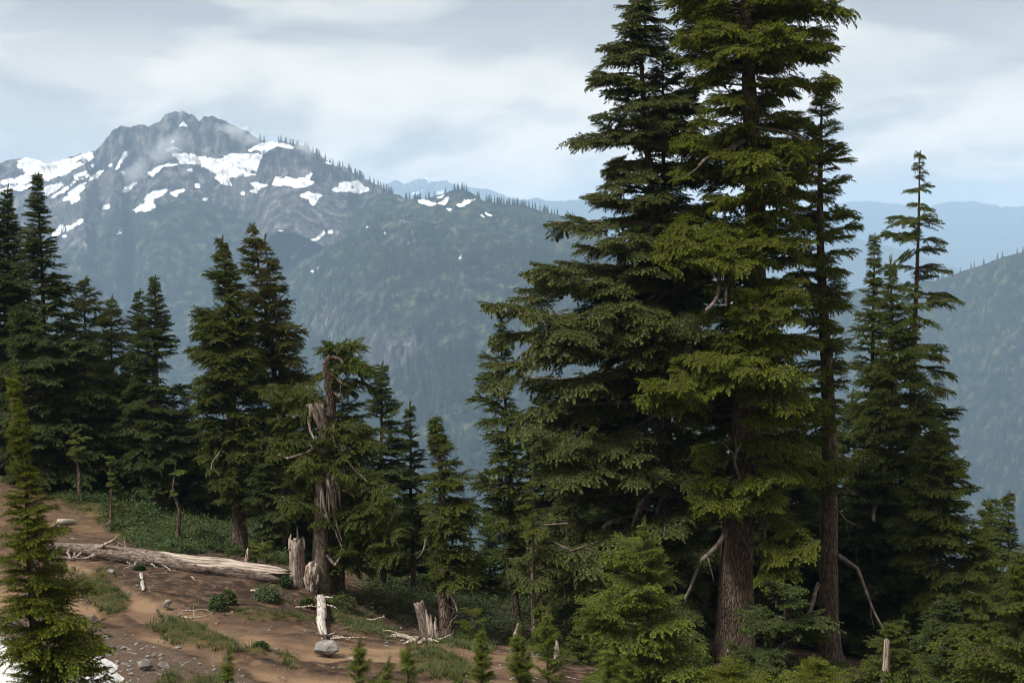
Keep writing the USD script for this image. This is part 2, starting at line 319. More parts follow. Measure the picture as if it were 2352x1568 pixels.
# a dark buttress in front of the snow bowl
P, D = slope_layer(z5([(980,760),(1060,600),(1120,540),(1180,515),(1250,507),(1320,505),(1400,512),(1480,545),(1540,595),(1590,680),(1650,770),(1730,830)]), [(0, 3920), (800, 3900)],
    lambda u: seg((35, 45), (160, 120), (260, 200), (300, 200)), seed=11, amp=9, back=90, crest_rough=1.0)
build_side('mountain', P, D, lambda u, v: .30 + .6 * smoothstep(430, 500, v), lambda u, v: .25 * smoothstep(430, 470, v), 'dark rounded buttress below the summit snow bowl')
# bluff right of the bowl
P, D = slope_layer(z5([(1850,560),(1880,470),(1930,410),(2000,375),(2100,380),(2180,400),(2260,440),(2352,490),(2420,520),(2500,570)]), [(0, 3960), (900, 3800)],
    lambda u: seg((30, 75), (120, 50), (200, 110)), seed=13, amp=9, back=60, crest_rough=.8)
build_side('mountain', P, D, lambda u, v: .12 + 0 * u, lambda u, v: .2 * smoothstep(420, 440, v), 'grey rock bluff right of the summit snow bowl')

# the wooded spur and the ridge running to the right
CREST_SPUR = [(560,760),(620,670),(680,610),(730,580),(790,548),(850,520),(900,503),(960,505),(1040,515),(1120,532),(1220,565),(1320,600),(1420,650),(1520,710),(1640,800),(1800,900),(2000,1080),(2300,1400)]
def prof_spur(u):
    return seg((60, 22), (200, 110), (150, 100), (130, 150), (200, 150), (300, 220), (500, 260))
P_SPUR, D_SPUR = slope_layer(CREST_SPUR, [(560, 3500), (900, 3050), (1100, 2950), (1800, 2500)], prof_spur, du=3.0, seed=21, amp=17, back=140, crest_rough=1.0)
def veg_spur(u, v):
    k = np.maximum(smoothstep(-15, 25, poly_sd([(690,790),(720,700),(790,690),(860,740),(960,790),(1010,860),(960,900),(880,870),(800,800)], u, v)), 0)
    s = np.maximum(smoothstep(-12, 20, poly_sd(z6([(700,400),(900,420),(1000,560),(820,620),(640,600),(480,720),(450,560)]), u, v)), 0)
    c = smoothstep(-6, 9, 10 - line_dist(z6([(1130,500),(1160,680),(1180,850),(1230,960),(1300,1110)]), u, v))
    return .95 - .42 * k - .30 * s - .45 * c - .25 * smoothstep(-10, 15, poly_sd(z6([(830,520),(1000,600),(1020,760),(900,680)]), u, v))
def tal_spur(u, v):
    k = smoothstep(-10, 20, poly_sd([(700,790),(725,705),(800,700),(960,790),(1005,860),(960,890),(800,800)], u, v))
    return .25 + .3 * k + .4 * smoothstep(-4, 8, 8 - line_dist(z6([(1130,500),(1160,680),(1180,850),(1230,960),(1300,1110)]), u, v))
build_side('mountain', P_SPUR, D_SPUR, veg_spur, tal_spur, 'wooded grey-green spur with pale cliffs across the valley')

CREST_RIDGE = z6([(560,260),(620,250),(700,262),(800,292),(860,292),(950,290),(1030,265),(1110,240),(1170,230),(1230,250),(1330,310),(1450,330),(1560,335),(1640,355),(1750,390),(1900,420),(2063,450)]) + [(1402,549),(1500,610),(1600,690),(1750,800),(1900,900),(2300,1350)]
P_RIDGE, D_RIDGE = slope_layer(CREST_RIDGE, [(850, 3500), (1000, 3330), (1300, 3150), (1900, 2700)], lambda u: seg((120, 40), (160, 90), (300, 220), (400, 300)), du=3.0, seed=31, amp=11, back=160, crest_rough=.8)
build_side('mountain', P_RIDGE, D_RIDGE, lambda u, v: .62 + .5 * smoothstep(455, 520, v) , lambda u, v: .3 + 0 * u, 'tree-topped ridge running right behind the wooded spur')

# the lower slopes of the spur's foot down to the valley floor
P_FOOT, D_FOOT = slope_layer([(540,1250),(620,985),(700,930),(820,905),(900,850),(980,800),(1060,790),(1160,830),(1300,900),(1500,1000),(1900,1250)], [(620, 2600), (980, 2500), (1900, 2200)], lambda u: seg((200, 110), (400, 280), (600, 330)), du=4.0, seed=41, amp=10, back=200)
build_side('mountain', P_FOOT, D_FOOT, lambda u, v: 1.1 + 0 * u, lambda u, v: .2 + 0 * u, 'lower forested slope above the valley floor', snow=False)
# dark wooded hillside on the right edge
P_EAST, D_EAST = slope_layer([(1500,1100),(1750,880),(1840,800),(1900,730),(1960,668),(2060,655),(2150,642),(2230,618),(2300,592),(2352,578),(2450,545),(2600,500)], [(1500, 3900), (1840, 3800), (2150, 3600), (2600, 3000)], lambda u: seg((300, 220), (650, 430), (750, 400), (500, 150)), du=3.0, seed=51, amp=22, back=350)
def veg_east(u, v):
    return .97 - .35 * smoothstep(-8, 10, 12 - line_dist([(2352,985),(2290,1030),(2240,1050)], u, v))
build_side('mountain', P_EAST, D_EAST, veg_east, lambda u, v: .2 + 0 * u, 'dark blue wooded hillside at the right edge', snow=False)

# very far ranges
P, D = slope_layer([(700,480),(800,455)] + z6([(640,200),(690,190),(740,163),(790,200),(830,180),(870,160),(950,155),(1000,175),(1080,168),(1150,205),(1250,220),(1350,225),(1450,265),(1560,300),(1680,285),(1800,310),(1900,300),(2063,290)]) + [(1450,470),(1700,500)], [(0, 12500), (2000, 12500)], lambda u: seg((260, 180), (900, 420), (1500, 500)), du=3.0, amp=40, back=600, seed=61, crest_rough=1.2)
far_range = build_side('mountain', P, D, lambda u, v: smoothstep(440, 470, v) * .9, lambda u, v: .2 + 0 * u, 'faint snowy peak far off behind the ridge', snow=False)
U, Vp = project(P)
f = fbm(P[..., 0] / 120, P[..., 1] / 120, P[..., 2] / 120, 5, 3) * 60 - 32 - 1.0 * np.maximum(Vp - 447, 0) * 1.6 - .02 * np.abs(U - 985) ** 1.4
f[D < -5] = -9
cut = snow_cut(P, f, 3.0)
if cut: mesh('snow_patch', *cut, snow_mat, parent=far_range, smooth=False)
P, D = slope_layer([(1500,560),(1700,520),(1850,480),(1950,465),(2000,462),(2060,470),(2120,478),(2160,466),(2230,462),(2300,478),(2400,470),(2600,450)], [(0, 15000), (2600, 15000)], lambda u: seg((600, 250), (1600, 500), (1500, 450)), du=4.0, amp=45, back=700, seed=71)
build_side('mountain', P, D, lambda u, v: 1.0 + 0 * u, lambda u, v: .2 + 0 * u, 'pale blue far mountain behind the slender trees', snow=False)
P, D = slope_layer([(1500,640),(1800,590),(1950,545),(2050,570),(2150,600),(2260,640),(2400,680)], [(0, 10500), (2600, 10500)], lambda u: seg((600, 260), (1500, 600)), du=5.0, amp=30, back=500, seed=73)
build_side('mountain', P, D, lambda u, v: 1.0 + 0 * u, lambda u, v: .2 + 0 * u, 'hazy blue valley ridge below the pale far mountain', snow=False)

# valley floor and the hidden slope below the near bench
g = np.linspace(-9400, 9400, 40); gx, gy = np.meshgrid(g, np.linspace(1200, 16600, 40))
zz = -620 - .02 * np.abs(gx) + 60 * (fbm(gx / 900, gy / 900, 1.0, 3, 5) - .5)
mesh('valley', np.stack([gx, gy, zz], -1).reshape(-1, 3), grid_faces(40, 40), mountain_mat, attrs={'veg': np.ones(1600), 'talus': np.zeros(1600)}, kind='structure', label='forested valley floor')

# air: an even pale haze round everything
HZ = (-9500, -40, -2200, 9500, 16800, 780)
hb = trimesh.creation.box(bounds=[HZ[:3], HZ[3:]])
haze_mat = M('haze_look', {'v': ('principled_volume', {'color': (0.46, 0.68, 0.96), 'density': 0.000098, 'anisotropy': 0.0})}, [], surface=None, volume='v.volume')
mesh('haze', hb.vertices, hb.faces, haze_mat, smooth=False, kind='stuff', label='pale blue haze hanging over the valley')

# ------------------------------------------------------------------ conifers across the valley
far_tree_mat = M('far_conifer_look', {'oi': ('object_info', {}), 'geo': ('geometry', {}), 'n': ('noise_texture', {'scale': 0.02, 'detail': 3.0}),
    'r': ('rgb_ramp', {'ramp': [(0.3, (0.008, 0.016, 0.010)), (0.55, (0.018, 0.030, 0.015)), (0.75, (0.04, 0.055, 0.024))]}), 'p': ('principled_bsdf', {'roughness': 0.9, 'specular_ior_level': 0.1})},
    [('geo.position', 'n.vector'), ('n.fac', 'r.fac'), ('r.color', 'p.base_color')])
def far_conifer(seed, slim=1.0):
    """a 20 m conifer of ragged tiers"""
    rng = np.random.default_rng(seed); V, F = [], []
    tiers = 7
    for k in range(tiers):
        z0 = 1.5 + 17 * k / tiers; z1 = z0 + 4.6 + rng.uniform(-.4, .4); r = slim * (3.0 * (1 - k / tiers) ** .85 + .35); b = len(V); n = 6
        V.append((rng.normal(0, .15), rng.normal(0, .15), min(z1, 20.5)))
        for j in range(2 * n):
            a = j * math.pi / n + k; q = r * (rng.uniform(.75, 1.2) if j % 2 == 0 else rng.uniform(.35, .55)); V.append((q * math.cos(a), q * math.sin(a), z0 + (0 if j % 2 == 0 else .9) + rng.uniform(-.3, .3)))
        for j in range(2 * n): F.append((b, b + 1 + j, b + 1 + (j + 1) % (2 * n)))
    b = len(V); V += [(.3, 0, -2), (-.15, .26, -2), (-.15, -.26, -2), (0, 0, 6)]; F += [(b, b + 1, b + 3), (b + 1, b + 2, b + 3), (b + 2, b, b + 3)]
    return np.array(V, float), np.array(F)
def quats(R):
    from scipy.spatial.transform import Rotation
    q = Rotation.from_matrix(R).as_quat(); return q[:, [3, 0, 1, 2]]
def put(pi, idx, pos, R, sc):
    pi.CreateProtoIndicesAttr(Vt.IntArray.FromNumpy(np.asarray(idx, np.int32))); pi.CreatePositionsAttr(Vt.Vec3fArray.FromNumpy(np.ascontiguousarray(pos, np.float32)))
    pi.CreateScalesAttr(Vt.Vec3fArray.FromNumpy(np.ascontiguousarray(sc, np.float32)))
    pi.CreateOrientationsAttr(Vt.QuathArray([Gf.Quath(float(a[0]), float(a[1]), float(a[2]), float(a[3])) for a in quats(np.asarray(R))]))
def spin(a):
    c, s = np.cos(a), np.sin(a); R = np.zeros((len(a), 3, 3)); R[:, 0, 0] = c; R[:, 0, 1] = -s; R[:, 1, 0] = s; R[:, 1, 1] = c; R[:, 2, 2] = 1; return R
frng = np.random.default_rng(4)
pos, hts = [], []
def scatter(P, n, keep, h):
    """about n trees over a grid, more where keep(u, v, P) is high"""
    nr, nc = P.shape[:2]; U_, V_ = project(P); w = np.clip(keep(U_, V_, P), 0, 1)[8:-1, :-1]
    A = np.linalg.norm(np.cross(P[9:, :-1] - P[8:-1, :-1], P[8:-1, 1:] - P[8:-1, :-1]), axis=-1) * w; A = A / A.sum()
    k = frng.choice(A.size, n, p=A.ravel()); i, j = np.divmod(k, A.shape[1]); i = i + 8; a, b = frng.random((2, n, 1))
    q = P[i, j] + a * (P[i + 1, j] - P[i, j]) + b * (P[i, j + 1] - P[i, j]); q[:, 2] -= 1.0; pos.append(q); hts.append(frng.uniform(*h, n))
def clumps(P, s, k, lo, hi): return smoothstep(lo, hi, fbm(P[..., 0] / s, P[..., 1] / s, P[..., 2] / s, 4, k))
scatter(P_SPUR, 8000, lambda u, v, P: (.04 + clumps(P, 120, 5, .48, .62)) * (.12 + .88 * smoothstep(620, 800, v + .25 * (u - 800))) * (1 - .8 * smoothstep(-15, 25, poly_sd([(690,790),(725,705),(800,700),(960,790),(1005,860),(960,890),(800,800)], u, v))), (.55, 1.3))
scatter(P_SPUR, 700, lambda u, v, P: clumps(P, 60, 7, .5, .6) * smoothstep(505, 540, v) * (1 - smoothstep(600, 640, v)), (.45, .8))
scatter(P_FOOT, 7500, lambda u, v, P: .15 + clumps(P, 110, 6, .42, .6), (.8, 1.6))
scatter(P_RIDGE, 3500, lambda u, v, P: (.15 + clumps(P, 70, 9, .45, .6)) * smoothstep(462, 500, v - .02 * u), (.5, .95))
scatter(P_MAIN, 5200, lambda u, v, P: (.05 + clumps(P, 140, 8, .46, .6)) * smoothstep(470, 640, v + 30 * (u < 200)), (.4, .8))
scatter(P_EAST, 9000, lambda u, v, P: .12 + clumps(P, 120, 10, .42, .6), (.35, .75))
pos = np.vstack(pos); hts = np.concatenate(hts); n = len(pos)
ff = UsdGeom.PointInstancer.Define(stage, '/World/far_forest'); rel = ff.CreatePrototypesRel()
for i in range(3):
    rel.AddTarget(mesh('far_conifer', *far_conifer(i, (1.0, .8, 1.2)[i]), far_tree_mat, parent='/World/far_forest', smooth=False).GetPath())
put(ff, frng.integers(0, 3, n), pos, spin(frng.uniform(0, 6.28, n)), np.stack([hts * 1.25, hts * 1.25, hts * frng.uniform(.85, 1.25, n)], 1))
tag(ff.GetPrim(), 'conifer forest covering the far slopes across the valley', 'forest', kind='stuff')
# single trees standing against the sky on the ridges
first = {}
def ridge_conifer(p, s, k, label, group):
    if k not in first:
        t = thing('ridge_conifer', label, 'tree', p, group=group); mesh('crown', *far_conifer(20 + k, (.95, .75, 1.15)[k]), far_tree_mat, parent=t, smooth=False); first[k] = t.GetPath()
    else:
        x = UsdGeom.Xform.Define(stage, numbered('/World', 'ridge_conifer')); t = x.GetPrim(); t.GetReferences().AddInternalReference(first[k]); t.SetInstanceable(True)
        x.ClearXformOpOrder(); x.GetPrim().GetAttribute('xformOp:translate').Set(Gf.Vec3d(*map(float, p))); x.AddTranslateOp() if False else x.SetXformOpOrder([UsdGeom.XformOp(t.GetAttribute('xformOp:translate'))])
        tag(t, label, 'tree', group)
    UsdGeom.Xformable(t).AddScaleOp().Set(Gf.Vec3f(s * 1.55, s * 1.55, s)) if not t.HasAttribute('xformOp:scale') else None
def along(P, u0, u1, n, hpx, label, group, drop=0.0):
    c = P[6]; uu, vv = project(c); o = np.argsort(uu)
    for u in np.sort(np.clip(frng.uniform(u0, u1, n) + frng.choice([-1, 1], n) * 4 * frng.random(n), u0, u1)):
        q = np.array([np.interp(u, uu[o], c[o, k]) for k in range(3)]); back = frng.uniform(-12, 10); q = q * (1 + back / np.linalg.norm(q)); q[2] -= 1.5 + drop + .5 * abs(back)
        ridge_conifer(q, max(.25, frng.choice([.45, .7, .9, 1.1]) * frng.uniform(.8, 1.15) * hpx * np.linalg.norm(q) / FV / 20.0), int(frng.integers(0, 3)), label, group)
along(P_MAIN, 585, 612, 6, 13, 'tiny conifer on the skyline where the summit rock meets the snow', 'conifers at the foot of the summit skyline')
along(P_MAIN, 640, 694, 12, 12, 'tiny conifer on the small knoll right of the summit', 'conifers on the knoll right of the summit')
along(P_MAIN, 700, 815, 26, 17, 'small dark conifer on the skyline descending right from the summit', 'conifers on the skyline descending from the summit')
along(P_MAIN, 812, 905, 34, 23, 'dark conifer in the dense row on the mountain shoulder', 'conifers on the mountain shoulder')
along(P_RIDGE, 900, 1055, 22, 18, 'conifer on the small snowy knoll below the faint far peak', 'conifers on the snowy knoll')
along(P_RIDGE, 1055, 1320, 66, 25, 'tall dark conifer in the row along the far ridge', 'conifers along the far ridge')
along(P_SPUR, 830, 905, 22, 22, 'dark conifer on the crest of the wooded spur', 'conifers on the spur crest', 3)
along(P_EAST, 2140, 2352, 14, 6, 'tiny conifer on the skyline of the right hillside', 'conifers on the right hillside skyline')

# --- thin cloud wisps drifting over the summit
def wisp(u, v, R, w, h, seed, dens, tilt=0.0):
    c = at(u, v, R); m_ = R / FV; s = trimesh.creation.icosphere(3); vv = s.vertices * np.array([w * m_ / 2, 70.0, h * m_ / 2]); cs, sn = math.cos(tilt), math.sin(tilt)
    vv = np.stack([vv[:, 0] * cs - vv[:, 2] * sn, vv[:, 1], vv[:, 0] * sn + vv[:, 2] * cs], 1) * (.8 + .4 * fbm(s.vertices[:, 0] * 1.5, s.vertices[:, 1] * 1.5, s.vertices[:, 2] * 1.5, 3, seed))[:, None]
    mat = M('wisp_look' if seed == 1 else f'wisp_look_{seed}', {'geo': ('geometry', {}), 'sub': ('vector_math', {'math_type': 'subtract', 'vector2': tuple(c)}), 'rot': ('vector_rotate', {'rotate_type': 'y_axis', 'angle': tilt}), 'sc': ('vector_math', {'math_type': 'divide', 'vector2': (w * m_ / 2, 70.0, h * m_ / 2)}),
        'len': ('vector_math', {'math_type': 'length'}), 'fall': ('map_range', {'from_min': .15, 'from_max': 1.0, 'to_min': .26, 'to_max': -.3, 'clamp': True}),
        'n': ('noise_texture', {'scale': 0.016, 'detail': 5.0, 'roughness': 0.62, 'distortion': .6}), 'ad': ('math', {'math_type': 'add'}), 'mr': ('map_range', {'from_min': .52, 'from_max': .88, 'to_min': 0.0, 'to_max': dens, 'clamp': True}),
        'v': ('principled_volume', {'color': (.86, .92, .96), 'anisotropy': 0.2})},
        [('geo.position', 'sub.vector1'), ('sub.vector', 'rot.vector'), ('rot.vector', 'sc.vector1'), ('sc.vector', 'len.vector1'), ('len.value', 'fall.value'), ('geo.position', 'n.vector'), ('n.fac', 'ad.value1'), ('fall.result', 'ad.value2'), ('ad.value', 'mr.value'), ('mr.result', 'v.density')], surface=None, volume='v.volume')
    mesh('mist', vv + c, np.array(s.faces), mat, smooth=True, kind='stuff', label=('wisp of mist over the right side of the summit', 'mist drifting down the middle of the rocky face', 'faint mist over the scree below the left cliffs', 'small mist curl above the right bluff')[seed - 1])
wisp(545, 305, 4020, 210, 90, 1, .045, -.35); wisp(385, 345, 4000, 190, 120, 2, .036, .8); wisp(305, 405, 3980, 150, 110, 3, .026, .7); wisp(700, 345, 3800, 110, 60, 4, .03, -.3)
# ------------------------------------------------------------------ the near bench: bare earth, trails, turf
CTRL = [(0,1568,21.5),(300,1568,21.5),(700,1568,22),(1100,1568,22.5),(0,1400,26),(300,1400,26.5),(700,1450,26),(1000,1480,26.5),(1180,1500,26.5),(150,1250,33),(400,1290,32),(660,1330,31),(745,1362,30.5),(970,1470,28),(1025,1470,29.5),(1130,1480,29.5),(0,1090,42),(100,1112,42),(0,1180,36),(200,1220,37),(255,1167,38.5),(370,1182,40),(410,1215,37),(548,1276,36),(1535,1505,31),(1690,1520,30),(1908,1515,31.5),(880,1440,30),(640,1290,34)]
CTRL = [tuple(at(*c)) for c in CTRL] + [(x, y, z) for y, z in ((0, -1.75), (7, -3.9), (13, -5.35), (17, -6.0)) for x in (-14, -6, 0, 6)] + [(14, 7, -4.6), (14, 14, -6.4), (9, 22, -7.6), (12, 30, -9.6), (20, 24, -9.5), (22, 36, -13), (-24, 30, -6.6), (-30, 45, -5.0), (-20, 52, -8.0), (-8, 52, -10.5), (0, 52, -12.5), (10, 52, -15), (20, 52, -18), (-25, 70, -16), (0, 70, -23), (20, 70, -28), (-20, 16, -5.9)]
CTRL = np.array(CTRL)
_rbf = RBFInterpolator(CTRL[:, :2], CTRL[:, 2], kernel='thin_plate_spline', smoothing=.6)
_gx = np.linspace(-34, 34, 137); _gy = np.linspace(-4, 72, 153)
_GX, _GY = np.meshgrid(_gx, _gy); _GZ = _rbf(np.stack([_GX.ravel(), _GY.ravel()], 1)).reshape(_GX.shape)
from scipy.interpolate import RegularGridInterpolator
_gi = RegularGridInterpolator((_gy, _gx), _GZ, bounds_error=False, fill_value=None, method='linear')
def ground0(x, y): return _gi(np.stack(np.broadcast_arrays(np.asarray(y, float), np.asarray(x, float)), -1))
def ground(x, y):
    x, y = np.broadcast_arrays(np.asarray(x, float), np.asarray(y, float))
    return ground0(x, y) + .16 * (fbm(x / 2.2, y / 2.2, 0, 3, 2) - .5) + .05 * (fbm(x / .5, y / .5, 0, 3, 4) - .5)
def hit(u, v):
    """where the ray through a picture position meets the ground"""
    Y = np.linspace(12, 60, 1500); d = at(u, v, 1.0)
    below = d[2] * Y < ground0(d[0] * Y, Y)
    i = int(np.argmax(below)) if below.any() else len(Y) - 1
    p = d * Y[i]; p[2] = float(ground(p[0], p[1])); return p

xs = np.arange(-19, 10.01, .075); ys = np.concatenate([np.arange(18, 46, .085)])
GX, GY = np.meshgrid(xs, ys); GZ = ground(GX, GY)
U, Vp = project(np.stack([GX, GY, GZ], -1))
wob = lambda s, k: (fbm(GX / s, GY / s, 0, 4, k) - .5)
TRAILS = [[(-60,1395),(60,1345),(190,1300),(260,1345),(330,1400),(420,1425),(520,1445),(650,1475),(800,1490),(1000,1500),(1150,1508),(1260,1520)],
          [(150,1395),(240,1415),(310,1440),(420,1485),(540,1525),(650,1550),(800,1575),(900,1590)], [(1010,1500),(1100,1540),(1180,1560)]]
tr = np.maximum.reduce([smoothstep(-6, 12, w - line_dist(t, U, Vp) + 60 * wob(.9, 11)) for t, w in zip(TRAILS, (34, 17, 22))])
bank = smoothstep(-10, 25, poly_sd([(-80,1040),(10,1075),(100,1130),(150,1160),(250,1205),(300,1238),(250,1255),(140,1250),(60,1300),(-80,1390)], U, Vp) + 50 * wob(1.2, 12))
path = np.clip(tr + .45 * bank, 0, 1)
TURF = [[(165,1310),(200,1318),(250,1345),(298,1372),(285,1398),(240,1405),(215,1380),(180,1350)], [(335,1440),(385,1423),(450,1430),(480,1448),(550,1480),(530,1500),(470,1490),(400,1470)],
        [(550,1490),(610,1482),(600,1496)], [(640,1505),(690,1510),(670,1530)], [(920,1500),(1000,1495),(1065,1520),(1080,1548),(1000,1560),(930,1545)],
        [(740,1370),(800,1400),(880,1435),(960,1455),(900,1462),(820,1450),(760,1420)], [(960,1470),(1130,1478),(1130,1486),(980,1480)], [(210,1318),(250,1312),(262,1322),(225,1328)]]
turf = np.maximum.reduce([smoothstep(-5, 7, poly_sd(t, U, Vp) + 34 * wob(.45, 14)) for t in TURF])
turf = np.maximum(turf, .75 * smoothstep(.08, .18, wob(.8, 15)) * smoothstep(8, 22, poly_sd([(250,1300),(660,1330),(740,1370),(860,1450),(700,1455),(540,1430),(420,1400),(300,1340)], U, Vp)))
turf = np.maximum(turf, .8 * smoothstep(.05, .16, wob(.6, 16)) * smoothstep(5, 15, poly_sd([(200,1430),(300,1450),(420,1500),(560,1560),(620,1600),(100,1600),(200,1500)], U, Vp)))
turf = np.maximum(turf, smoothstep(-8, 14, poly_sd([(110,1110),(260,1140),(420,1180),(560,1230),(700,1260),(640,1290),(560,1270),(480,1258),(400,1262),(300,1238),(240,1205),(140,1160)], U, Vp)))
gravel = smoothstep(-10, 20, poly_sd([(-100,1400),(150,1400),(300,1450),(420,1495),(560,1545),(620,1600),(-100,1600)], U, Vp) + 40 * wob(.7, 18))
GZ = GZ - .05 * tr * (1 - turf) + .05 * turf
ground_mat = M('ground_look', {
    'geo': ('geometry', {}), 'pa': ('attribute', {'attribute': 'path'}), 'tu': ('attribute', {'attribute': 'turf'}), 'gr': ('attribute', {'attribute': 'gravel'}),
    'n1': ('noise_texture', {'scale': .8, 'detail': 7.0, 'roughness': 0.6}), 'n2': ('noise_texture', {'scale': 3.6, 'detail': 8.0, 'roughness': 0.65}), 'n3': ('noise_texture', {'scale': 60.0, 'detail': 3.0, 'roughness': 0.7}),
    'earth': ('rgb_ramp', {'ramp': [(0.36, (0.018, 0.012, 0.009)), (0.47, (0.044, 0.028, 0.019)), (0.56, (0.076, 0.047, 0.030)), (0.66, (0.14, 0.092, 0.060))]}),
    'trail': ('rgb_ramp', {'ramp': [(0.36, (0.075, 0.047, 0.032)), (0.48, (0.135, 0.086, 0.055)), (0.62, (0.22, 0.145, 0.088))]}),
    'turfc': ('rgb_ramp', {'ramp': [(0.3, (0.030, 0.036, 0.012)), (0.5, (0.07, 0.06, 0.022)), (0.7, (0.115, 0.075, 0.03))]}),
    'grc': ('rgb_ramp', {'ramp': [(0.35, (0.055, 0.036, 0.025)), (0.54, (0.095, 0.066, 0.046)), (0.66, (0.18, 0.15, 0.125))]}),
    'm1': ('mix', {}), 'm2': ('mix', {}), 'm3': ('mix', {}), 'm4': ('mix', {'mix_type': 'multiply', 'fac': .7}),
    'spk': ('rgb_ramp', {'ramp': [(0.3, (.62, .6, .6)), (0.6, (1.1, 1.1, 1.1))]}),
    'add': ('math', {'math_type': 'add'}), 'bump': ('bump', {'strength': 0.9, 'distance': 0.05}),
    'p': ('principled_bsdf', {'roughness': 0.95, 'specular_ior_level': 0.1})},
    [('geo.position', 'n1.vector'), ('geo.position', 'n2.vector'), ('geo.position', 'n3.vector'), ('n2.fac', 'earth.fac'), ('n1.fac', 'trail.fac'), ('n2.fac', 'turfc.fac'), ('n3.fac', 'grc.fac'),
     ('earth.color', 'm1.color1'), ('trail.color', 'm1.color2'), ('pa.fac', 'm1.fac'), ('m1.color', 'm2.color1'), ('grc.color', 'm2.color2'), ('gr.fac', 'm2.fac'),
     ('m2.color', 'm3.color1'), ('turfc.color', 'm3.color2'), ('tu.fac', 'm3.fac'), ('m3.color', 'm4.color1'), ('n3.fac', 'spk.fac'), ('spk.color', 'm4.color2'), ('m4.color', 'p.base_color'),
     ('n2.fac', 'add.value1'), ('n3.fac', 'add.value2'), ('add.value', 'bump.height'), ('bump.normal', 'p.normal')])
gravel = gravel * (1 - .8 * tr) * .8
mesh('ground', np.stack([GX, GY, GZ], -1).reshape(-1, 3), grid_faces(*GX.shape), ground_mat, attrs={'path': path.ravel(), 'turf': turf.ravel(), 'gravel': gravel.ravel()}, kind='structure', label='trampled brown earth bench with trails, turf and gravel')
_turf_i = RegularGridInterpolator((ys, xs), turf, bounds_error=False, fill_value=0.0)
_grav_i = RegularGridInterpolator((ys, xs), gravel, bounds_error=False, fill_value=0.0)
_path_i = RegularGridInterpolator((ys, xs), path, bounds_error=False, fill_value=0.0)
# the ground round it, and on down into the valley
def ring(x0, x1, y0, y1, step, name, lab):
    a, b = np.meshgrid(np.arange(x0, x1 + 1e-6, step), np.arange(y0, y1 + 1e-6, step)); c = ground(a, b)
    inner = (a > -18.9) & (a < 9.9) & (b > 18.1) & (b < 45.8)
    c = np.where(inner, c - .5, c - .01)
    F = grid_faces(*a.shape); F = F[~inner.ravel()[F].all(1)]
    mesh(name, np.stack([a, b, c], -1).reshape(-1, 3), F, ground_mat, attrs={'path': 0 * a.ravel(), 'turf': .8 + 0 * a.ravel(), 'gravel': 0 * a.ravel()}, kind='structure', label=lab)
ring(-33, 33, -4, 71, .5, 'ground', 'shaded forest floor falling away under the trees')
a, b = np.meshgrid(np.linspace(-900, 900, 61), np.concatenate([np.linspace(70, 200, 14), np.linspace(240, 1600, 35)]))
c = ground0(np.clip(a, -33, 33), 70 + 0 * b) - np.where(b < 800, .62 * (b - 70), .62 * 730 + .22 * (b - 800)) - .12 * np.maximum(np.abs(a) - 33, 0) * (a > 0) + 25 * (fbm(a / 90, b / 90, 0, 4, 8) - .5) * smoothstep(75, 200, b)
mesh('hillside', np.stack([a, b, c], -1).reshape(-1, 3), grid_faces(*a.shape), mountain_mat, attrs={'veg': 1 + 0 * a.ravel(), 'talus': 0 * a.ravel()}, kind='structure', label='steep wooded slope dropping from the bench to the valley')
# ------------------------------------------------------------------ conifers
def foliage_mat(name, dark, light, tip, tl=0.22):
    return M(name, {
        'geo': ('geometry', {}), 'wood': ('attribute', {'attribute': 'wood'}), 'tip': ('attribute', {'attribute': 'tip'}),
        'isl': ('rgb_ramp', {'ramp': [(0.0, dark), (0.75, light), (0.93, light), (0.97, mix3(light, (.11, .075, .025), .6)), (1.0, (.10, .07, .03))]}),
        'tr': ('map_range', {'from_min': 0.45, 'from_max': 1.0, 'to_min': 0.0, 'to_max': 0.75, 'clamp': True}),
        'm1': ('mix', {'color2': tip}), 'm2': ('mix', {'color2': (0.075, 0.055, 0.042)}),
        'p': ('principled_bsdf', {'roughness': 0.6, 'specular_ior_level': 0.12}),
        't': ('translucent_bsdf', {}), 'inv': ('math', {'math_type': 'multiply_add', 'value2': -tl, 'value3': tl}), 'mx': ('mix_closure', {})},
        [('geo.random_per_island', 'isl.fac'), ('isl.color', 'm1.color1'), ('tip.fac', 'tr.value'), ('tr.result', 'm1.fac'), ('m1.color', 'm2.color1'), ('wood.fac', 'm2.fac'),
         ('m2.color', 'p.base_color'), ('m2.color', 't.color'), ('wood.fac', 'inv.value1'), ('inv.value', 'mx.fac'), ('p.BSDF', 'mx.closure1'), ('t.BSDF', 'mx.closure2')], surface='mx.closure')
TONES = {
    'hemlock_bright': foliage_mat('hemlock_needles_bright', (0.036, 0.050, 0.004), (0.112, 0.136, 0.009), (0.185, 0.215, 0.016), .28),
    'hemlock': foliage_mat('hemlock_needles', (0.024, 0.037, 0.006), (0.068, 0.090, 0.011), (0.12, 0.145, 0.018)),
    'hemlock_olive': foliage_mat('hemlock_needles_olive', (0.030, 0.035, 0.006), (0.068, 0.072, 0.011), (0.11, 0.11, 0.017)),
    'fir_dark': foliage_mat('fir_needles_dark', (0.018, 0.030, 0.008), (0.048, 0.070, 0.014), (0.09, 0.115, 0.025)),
    'fir_silver': foliage_mat('fir_needles_silver', (0.028, 0.039, 0.008), (0.068, 0.085, 0.016), (0.135, 0.155, 0.042)),
    'young': foliage_mat('young_needles', (0.055, 0.076, 0.010), (0.12, 0.155, 0.019), (0.185, 0.235, 0.034), .32),
}
